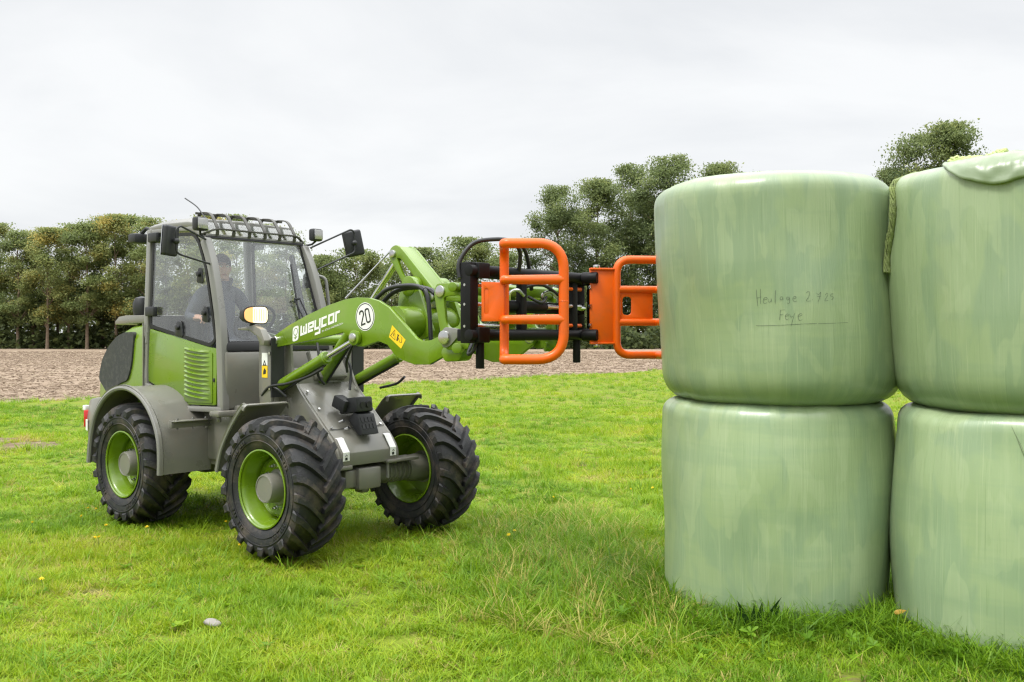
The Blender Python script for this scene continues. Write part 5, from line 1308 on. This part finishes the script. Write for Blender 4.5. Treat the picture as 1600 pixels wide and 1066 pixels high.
for z in (1.955, 1.835, 1.70):
    g = G(); g.cyl((1.84, -.62, z), (1.84, -.30, z), .017, 12); ro = gb(g, 'guide_rod', STEEL, bevel=.002)
    g = G(); g.cyl((1.84, -.70, z), (1.84, -.62, z), .009, 8); g.build('rod_tip', STEEL, ro)
    g = G(); g.cyl((1.87, .30, z + .01), (1.87, .46, z + .01), .014, 10); gb(g, 'guide_rod', ORANGE if z != 1.835 else STEEL, bevel=.002)
for (y, z0) in ((-.568, 1.435), (.439, 1.450)):
    g = G(); g.cyl((1.85, y, z0), (1.85, y, 1.62), .027, 18); gb(g, 'support_foot', BLACK, bevel=.004)
g = G(); g.cyl((1.83, -.40, 1.835), (1.83, .10, 1.835), .037, 18); cy = gb(g, 'grab_ram', BLACK, bevel=.005)
g = G(); g.cyl((1.83, .10, 1.835), (1.83, .55, 1.835), .018, 14); g.build('rod', CHROME, cy)
for y in (-.30, .04):
    g = G(); g.tube(spline([(1.86, y, 1.87), (1.87, y, 1.92), (1.89, y + .05, 1.935), (1.90, y + .10, 1.90)], 5), .012, 8); gb(g, 'hose_fitting', STEEL)
# clamping arms: a bent ring of tube with two rungs, folded along a vertical line in plan
ZT, ZB, ZR1, ZR2 = 2.175, 1.505, 1.965, 1.735
for s in (-1, 1):
    H0 = Vector((2.08, s * .60)); EL = H0 + .30 * Vector((.652, s * .758)); L2 = .345; TPt = EL + L2 * Vector((.758, -s * .652))
    P3 = lambda q, z: Vector((q.x, q.y, z))
    g = G(); rt = .029
    # half ring from the hinge to the tip, top and bottom, with rounded ends
    ring = [P3(H0.lerp(EL, .5), ZT), P3(EL, ZT), P3(TPt, ZT), P3(TPt, ZB), P3(EL, ZB), P3(H0, ZB), P3(H0, ZT), P3(H0.lerp(EL, .5), ZT)]
    corner = [P3(EL, ZT), P3(TPt, ZT), P3(TPt, ZB), P3(EL, ZB), P3(H0, ZB), P3(H0, ZT)]; rads = [.035, .155, .155, .035, .10, .10]; clean = []
    for i in range(6):
        a_, b_, c_ = corner[i - 1], corner[i], corner[(i + 1) % 6]; r_ = rads[i]
        p0 = b_ + (a_ - b_).normalized() * r_; p1 = b_ + (c_ - b_).normalized() * r_
        for k in range(9):
            t = k / 8; clean.append(p0 * (1 - t) ** 2 + b_ * 2 * t * (1 - t) + p1 * t * t)
    g.tube(clean, rt, 14, closed=True)
    arm = gb(g, 'clamping_arm', ORANGE, smooth=60)
    for z in (ZR1, ZR2):
        g = G(); p = rounded([P3(H0, z), P3(EL, z), P3(TPt, z)], .03, 4); g.tube(p, [.026] * (len(p) - 1) + [.030], 14); g.build('rung', ORANGE, arm, smooth=60)
    # weld bead line half way down the tip
    g = G(); g.lathe([(-.003, .0285), (0, .0305), (.003, .0285)], P3(TPt, 1.84), (0, 0, 1), 16); g.build('weld_ring', ORANGE, arm)
    # plate with a slot between the rungs, and its box on the outside
    dv_ = (EL - H0).normalized(); nv = Vector((-dv_.y, dv_.x)) * (-1 if s > 0 else 1) * -1
    ou = Vector((-.758, s * .652))      # outward, to the rear
    a0, a1 = H0 + dv_ * .02, EL - dv_ * .04
    g = G(); zt, zb = ZR1 - .02, ZR2 + .02
    outer = round_poly([(0, zb), ((a1 - a0).length, zb), ((a1 - a0).length, zt), (0, zt)], .01, 2)
    hl_ = round_poly([(.02, zb + .03), (.085, zb + .03), (.085, zt - .03), (.02, zt - .03)], .03, 4)[::-1]
    g.prism(outer, -.006, .006, holes=[hl_]); ang = math.atan2(dv_.y, dv_.x)
    Mz = Matrix.Rotation(ang, 3, 'Z'); g.v = [tuple(Mz @ Vector(v) + Vector((a0.x, a0.y, 0))) for v in g.v]
    g.build('slotted_plate', ORANGE, arm, bevel=.002)
    if s < 0:
        g = G(); c = EL - dv_ * .03 + ou * .065; Mo = Matrix.Rotation(math.atan2(ou.y, ou.x), 3, 'Z')
        outer = [(-.065, ZR2 - .01), (.065, ZR2 - .01), (.065, ZR1 - .01), (-.065, ZR1 - .015)]
        slot = round_poly([(.025, ZR2 + .03), (.048, ZR2 + .03), (.048, ZR1 - .05), (.025, ZR1 - .05)], .011, 3)[::-1]
        g.prism(outer, -.004, .004, holes=[slot]); g.v = [tuple(Mo @ Vector(v) + Vector((c.x, c.y, 0))) for v in g.v]
        g.box((c.x + dv_.x * -.06, c.y + dv_.y * -.06, (ZR1 + ZR2) / 2 - .011), (.13, .12, .22), Mo)
        g.build('arm_box', ORANGE, arm, bevel=.004)
    # hinge bracket plate between frame and arm
    b0 = H0 - dv_ * .195; b1 = H0 - dv_ * .02; c = (b0 + b1) / 2
    g = G(); g.box((c.x, c.y, 1.847), ((b1 - b0).length, .018, .535), Matrix.Rotation(ang, 3, 'Z')); g.box((c.x, c.y, 2.107), ((b1 - b0).length, .05, .014), Matrix.Rotation(ang, 3, 'Z')); g.box((c.x, c.y, 1.587), ((b1 - b0).length, .05, .014), Matrix.Rotation(ang, 3, 'Z'))
    bk = gb(g, 'hinge_bracket', ORANGE, bevel=.005)
    g = G(); g.cyl((b0.x + .05 * dv_.x, b0.y + .05 * dv_.y, 2.108), (b0.x + .05 * dv_.x, b0.y + .05 * dv_.y, 2.135), .024, 14); g.cyl((b0.x + .05 * dv_.x, b0.y + .05 * dv_.y, 1.56), (b0.x + .05 * dv_.x, b0.y + .05 * dv_.y, 1.585), .022, 14); g.build('hinge_pin', STEEL, bk, bevel=.004)
    g = G()
    for z in (1.98, 1.845, 1.71): g.cyl((b0.x - .0, b0.y, z), (b0.x + .018, b0.y - s * .0, z), .016, 8)
    g.build('bracket_bolts', STEEL, bk)
for h, r_ in (([(1.80, -.70, 2.00), (1.79, -.69, 2.10), (1.84, -.62, 2.215), (1.92, -.50, 2.245), (1.96, -.40, 2.235), (1.95, -.30, 2.18), (1.90, -.25, 2.06)], .014),
              ([(1.80, .0, 1.95), (1.86, -.12, 2.16), (1.90, -.25, 2.24), (1.90, -.38, 2.235)], .014),
              ([(1.70, -.46, 1.62), (1.78, -.60, 1.53), (1.84, -.62, 1.545), (1.85, -.60, 1.60)], .012),
              ([(1.86, -.20, 1.95), (1.90, -.02, 1.98), (1.90, .16, 1.92)], .012), ([(1.85, -.1, 1.9), (1.9, -.02, 1.86), (1.88, .06, 1.90)], .010)):
    g = G(); g.tube(spline(h, 7), r_, 8); gb(g, 'hydraulic_hose', HOSE, smooth=60)

# ------------------------------------------------------------------ driver
def skin_body(joints, links, mats):
    """joints: name -> (pos, radius); returns a mesh grown by a skin modifier"""
    names = list(joints); me = bpy.data.meshes.new('person'); me.from_pydata([joints[n][0] for n in names], [(names.index(a), names.index(b)) for a, b in links], [])
    o = bpy.data.objects.new('tmp', me); COL.objects.link(o); md = o.modifiers.new('skin', 'SKIN'); md.use_smooth_shade = True
    for i, n in enumerate(names):
        r = joints[n][1]; r = r if isinstance(r, tuple) else (r, r); me.skin_vertices[0].data[i].radius = r; me.skin_vertices[0].data[i].use_root = (i == 0)
    sb = o.modifiers.new('sub', 'SUBSURF'); sb.levels = 2; sb.render_levels = 2
    dg = bpy.context.evaluated_depsgraph_get(); m2 = bpy.data.meshes.new_from_object(o.evaluated_get(dg)); bpy.data.objects.remove(o); bpy.data.meshes.remove(me); return m2
J = {'pelvis': ((-1.92, 0, 1.56), (.15, .13)), 'waist': ((-1.95, 0, 1.70), (.145, .12)), 'chest': ((-1.96, 0, 1.92), (.165, .125)), 'collar': ((-1.955, 0, 2.055), (.10, .085)),
     'neck': ((-1.945, 0, 2.13), .058), 'skull': ((-1.92, 0.0, 2.235), (.078, .082)), 'crown': ((-1.925, 0.0, 2.325), (.074, .084)),
     'shr': ((-1.95, -.185, 2.03), .072), 'elr': ((-1.96, -.315, 1.80), .052), 'wrr': ((-1.76, -.355, 1.795), .034), 'hr': ((-1.70, -.352, 1.80), (.030, .040)),
     'shl': ((-1.95, .185, 2.03), .072), 'ell': ((-1.84, .27, 1.80), .052), 'wrl': ((-1.63, .14, 1.84), .034), 'hl': ((-1.575, .095, 1.86), (.030, .040)),
     'hipr': ((-1.86, -.10, 1.52), .095), 'kner': ((-1.44, -.15, 1.55), .070), 'ankr': ((-1.36, -.15, 1.14), .045), 'toer': ((-1.22, -.15, 1.07), .04),
     'hipl': ((-1.86, .10, 1.52), .095), 'knel': ((-1.44, .15, 1.55), .070), 'ankl': ((-1.36, .15, 1.14), .045), 'toel': ((-1.22, .15, 1.07), .04)}
Lk = [('pelvis', 'waist'), ('waist', 'chest'), ('chest', 'collar'), ('collar', 'neck'), ('neck', 'skull'), ('skull', 'crown'), ('collar', 'shr'), ('shr', 'elr'), ('elr', 'wrr'), ('wrr', 'hr'), ('collar', 'shl'), ('shl', 'ell'), ('ell', 'wrl'), ('wrl', 'hl'),
      ('pelvis', 'hipr'), ('hipr', 'kner'), ('kner', 'ankr'), ('ankr', 'toer'), ('pelvis', 'hipl'), ('hipl', 'knel'), ('knel', 'ankl'), ('ankl', 'toel')]
for hn, base, fw, sdv_, upv in (('hr', Vector((-1.70, -.352, 1.80)), Vector((.95, .1, -.3)), Vector((.1, 1, .05)), Vector((.3, 0, .95))), ('hl', Vector((-1.575, .095, 1.86)), Vector((.72, -.5, -.45)), Vector((.5, .8, 0)), Vector((.4, 0, .9)))):
    for k, (o_, l_) in enumerate(((-.030, .046), (-.010, .054), (.010, .050), (.028, .040))):
        a = base + sdv_ * o_ + fw * .030; b = a + fw * l_ * .7; c = b + fw * l_ * .25 - upv * l_ * .55; d_ = c - fw * l_ * .45 - upv * l_ * .15
        for nm, p in (('a', a), ('b', b), ('c', c), ('d', d_)): J['%s%d%s' % (hn, k, nm)] = (tuple(p), .0095)
        Lk += [(hn, '%s%da' % (hn, k)), ('%s%da' % (hn, k), '%s%db' % (hn, k)), ('%s%db' % (hn, k), '%s%dc' % (hn, k)), ('%s%dc' % (hn, k), '%s%dd' % (hn, k))]
    sg = 1 if hn == 'hr' else -1
    a = base + sdv_ * .034 * sg; b = a + fw * .035 + sdv_ * .012 * sg - upv * .012; c = b + fw * .028 - upv * .012
    for nm, p in (('ta', a), ('tb', b), ('tc', c)): J[hn + nm] = (tuple(p), .0105)
    Lk += [(hn, hn + 'ta'), (hn + 'ta', hn + 'tb'), (hn + 'tb', hn + 'tc')]
me = skin_body(J, Lk, None)
for m_ in (JACKET, SKIN, TROUSER, PLASTIC): me.materials.append(m_)
HC = Vector((-1.92, 0, 2.265)); yaw = R(-14)
for p in me.polygons:
    c = p.center
    if c.z > 2.135: p.material_index = 1
    elif c.x > -1.765 and -.45 < c.y < -.27 and c.z > 1.7: p.material_index = 1
    elif c.x > -1.625 and abs(c.y) < .2 and c.z > 1.74: p.material_index = 1
    elif c.z < 1.12: p.material_index = 3
    elif c.z < 1.60: p.material_index = 2
    else: p.material_index = 0
# face: eyes, nose, mouth and ears added to the same body mesh
g = G(); fq = Matrix.Rotation(yaw, 3, 'Z'); hp = lambda x, y, z: HC + fq @ Vector((x, y, z))
g.v = []; 
g.tube([hp(.070, 0, .012), hp(.090, 0, -.022), hp(.098, 0, -.030), hp(.078, 0, -.040)], [.008, .012, .014, .010], 8, mi=1)
for s in (-1, 1):
    g.ball(hp(.068, s * .030, .010), (.011, .014, .008), 6, mi=4); g.ball(hp(.077, s * .030, .010), (.004, .006, .006), 5, mi=5)
    g.tube([hp(.074, s * .014, .030), hp(.078, s * .030, .034), hp(.066, s * .048, .028)], .005, 6, mi=5)
    g.ball(hp(-.005, s * .080, -.005), (.018, .010, .030), 6, mi=1)
g.tube([hp(.070, -.024, -.066), hp(.082, 0, -.064), hp(.070, .024, -.066)], .006, 6, mi=6)
g.ball(hp(.058, 0, -.095), (.026, .030, .022), 6, mi=1); g.ball(hp(.03, 0, -.03), (.050, .064, .07), 8, mi=1)
LIP = mat('lips', (0.38, 0.15, 0.12), 0.5)
fm = g.mesh('face', [JACKET, SKIN, TROUSER, PLASTIC, WHITE, HAIR, LIP], smooth=70)
bm = bmesh.new(); bm.from_mesh(me); bm.from_mesh(fm); bm.to_mesh(me); bm.free()
for m_ in (WHITE, HAIR, LIP): me.materials.append(m_)
me.shade_smooth()
DR = link('person', me); DR.location = (LX, LY, 0); DR.rotation_euler = (0, 0, LA)
tag(DR, 'person in a dark jacket sitting in the cab with hands on lever and steering wheel', 'person')
bm = bmesh.new(); bmesh.ops.create_icosphere(bm, subdivisions=4, radius=1.0)
dl = [v for v in bm.verts if v.co.z < -.25 - .0 or (v.co.x > .45 and v.co.z < .52)]
bmesh.ops.delete(bm, geom=dl, context='VERTS')
for v in bm.verts:
    k = 1 + .04 * mnoise.noise(v.co * 6); v.co = HC + fq @ Vector((v.co.x * .094 * k - .006, v.co.y * .086 * k, v.co.z * .105 * k + .030))
hm = bpy.data.meshes.new('hair'); bm.to_mesh(hm); bm.free(); hm.materials.append(HAIR); hm.shade_smooth(); link('hair', hm, DR)
g = G()
for s in (-1, 1):
    g.bar(spline([(-1.99, s * .04, 2.155), (-1.945, s * .088, 2.15), (-1.88, s * .075, 2.13), (-1.83, s * .03, 2.07)], 5), .012, .075, (0, .3, 1))
g.build('collar', JACKET, DR, bevel=.004, smooth=60)

# pieces too small to pick apart one by one
SMALL = ('wheel_nuts', 'sidewall_relief', 'step_bolts', 'frame_bolts', 'cover_bolts', 'bracket_bolts', 'small_lettering')
for o in COL.objects:
    if o.name.split('.')[0] in SMALL: o['kind'] = 'stuff'
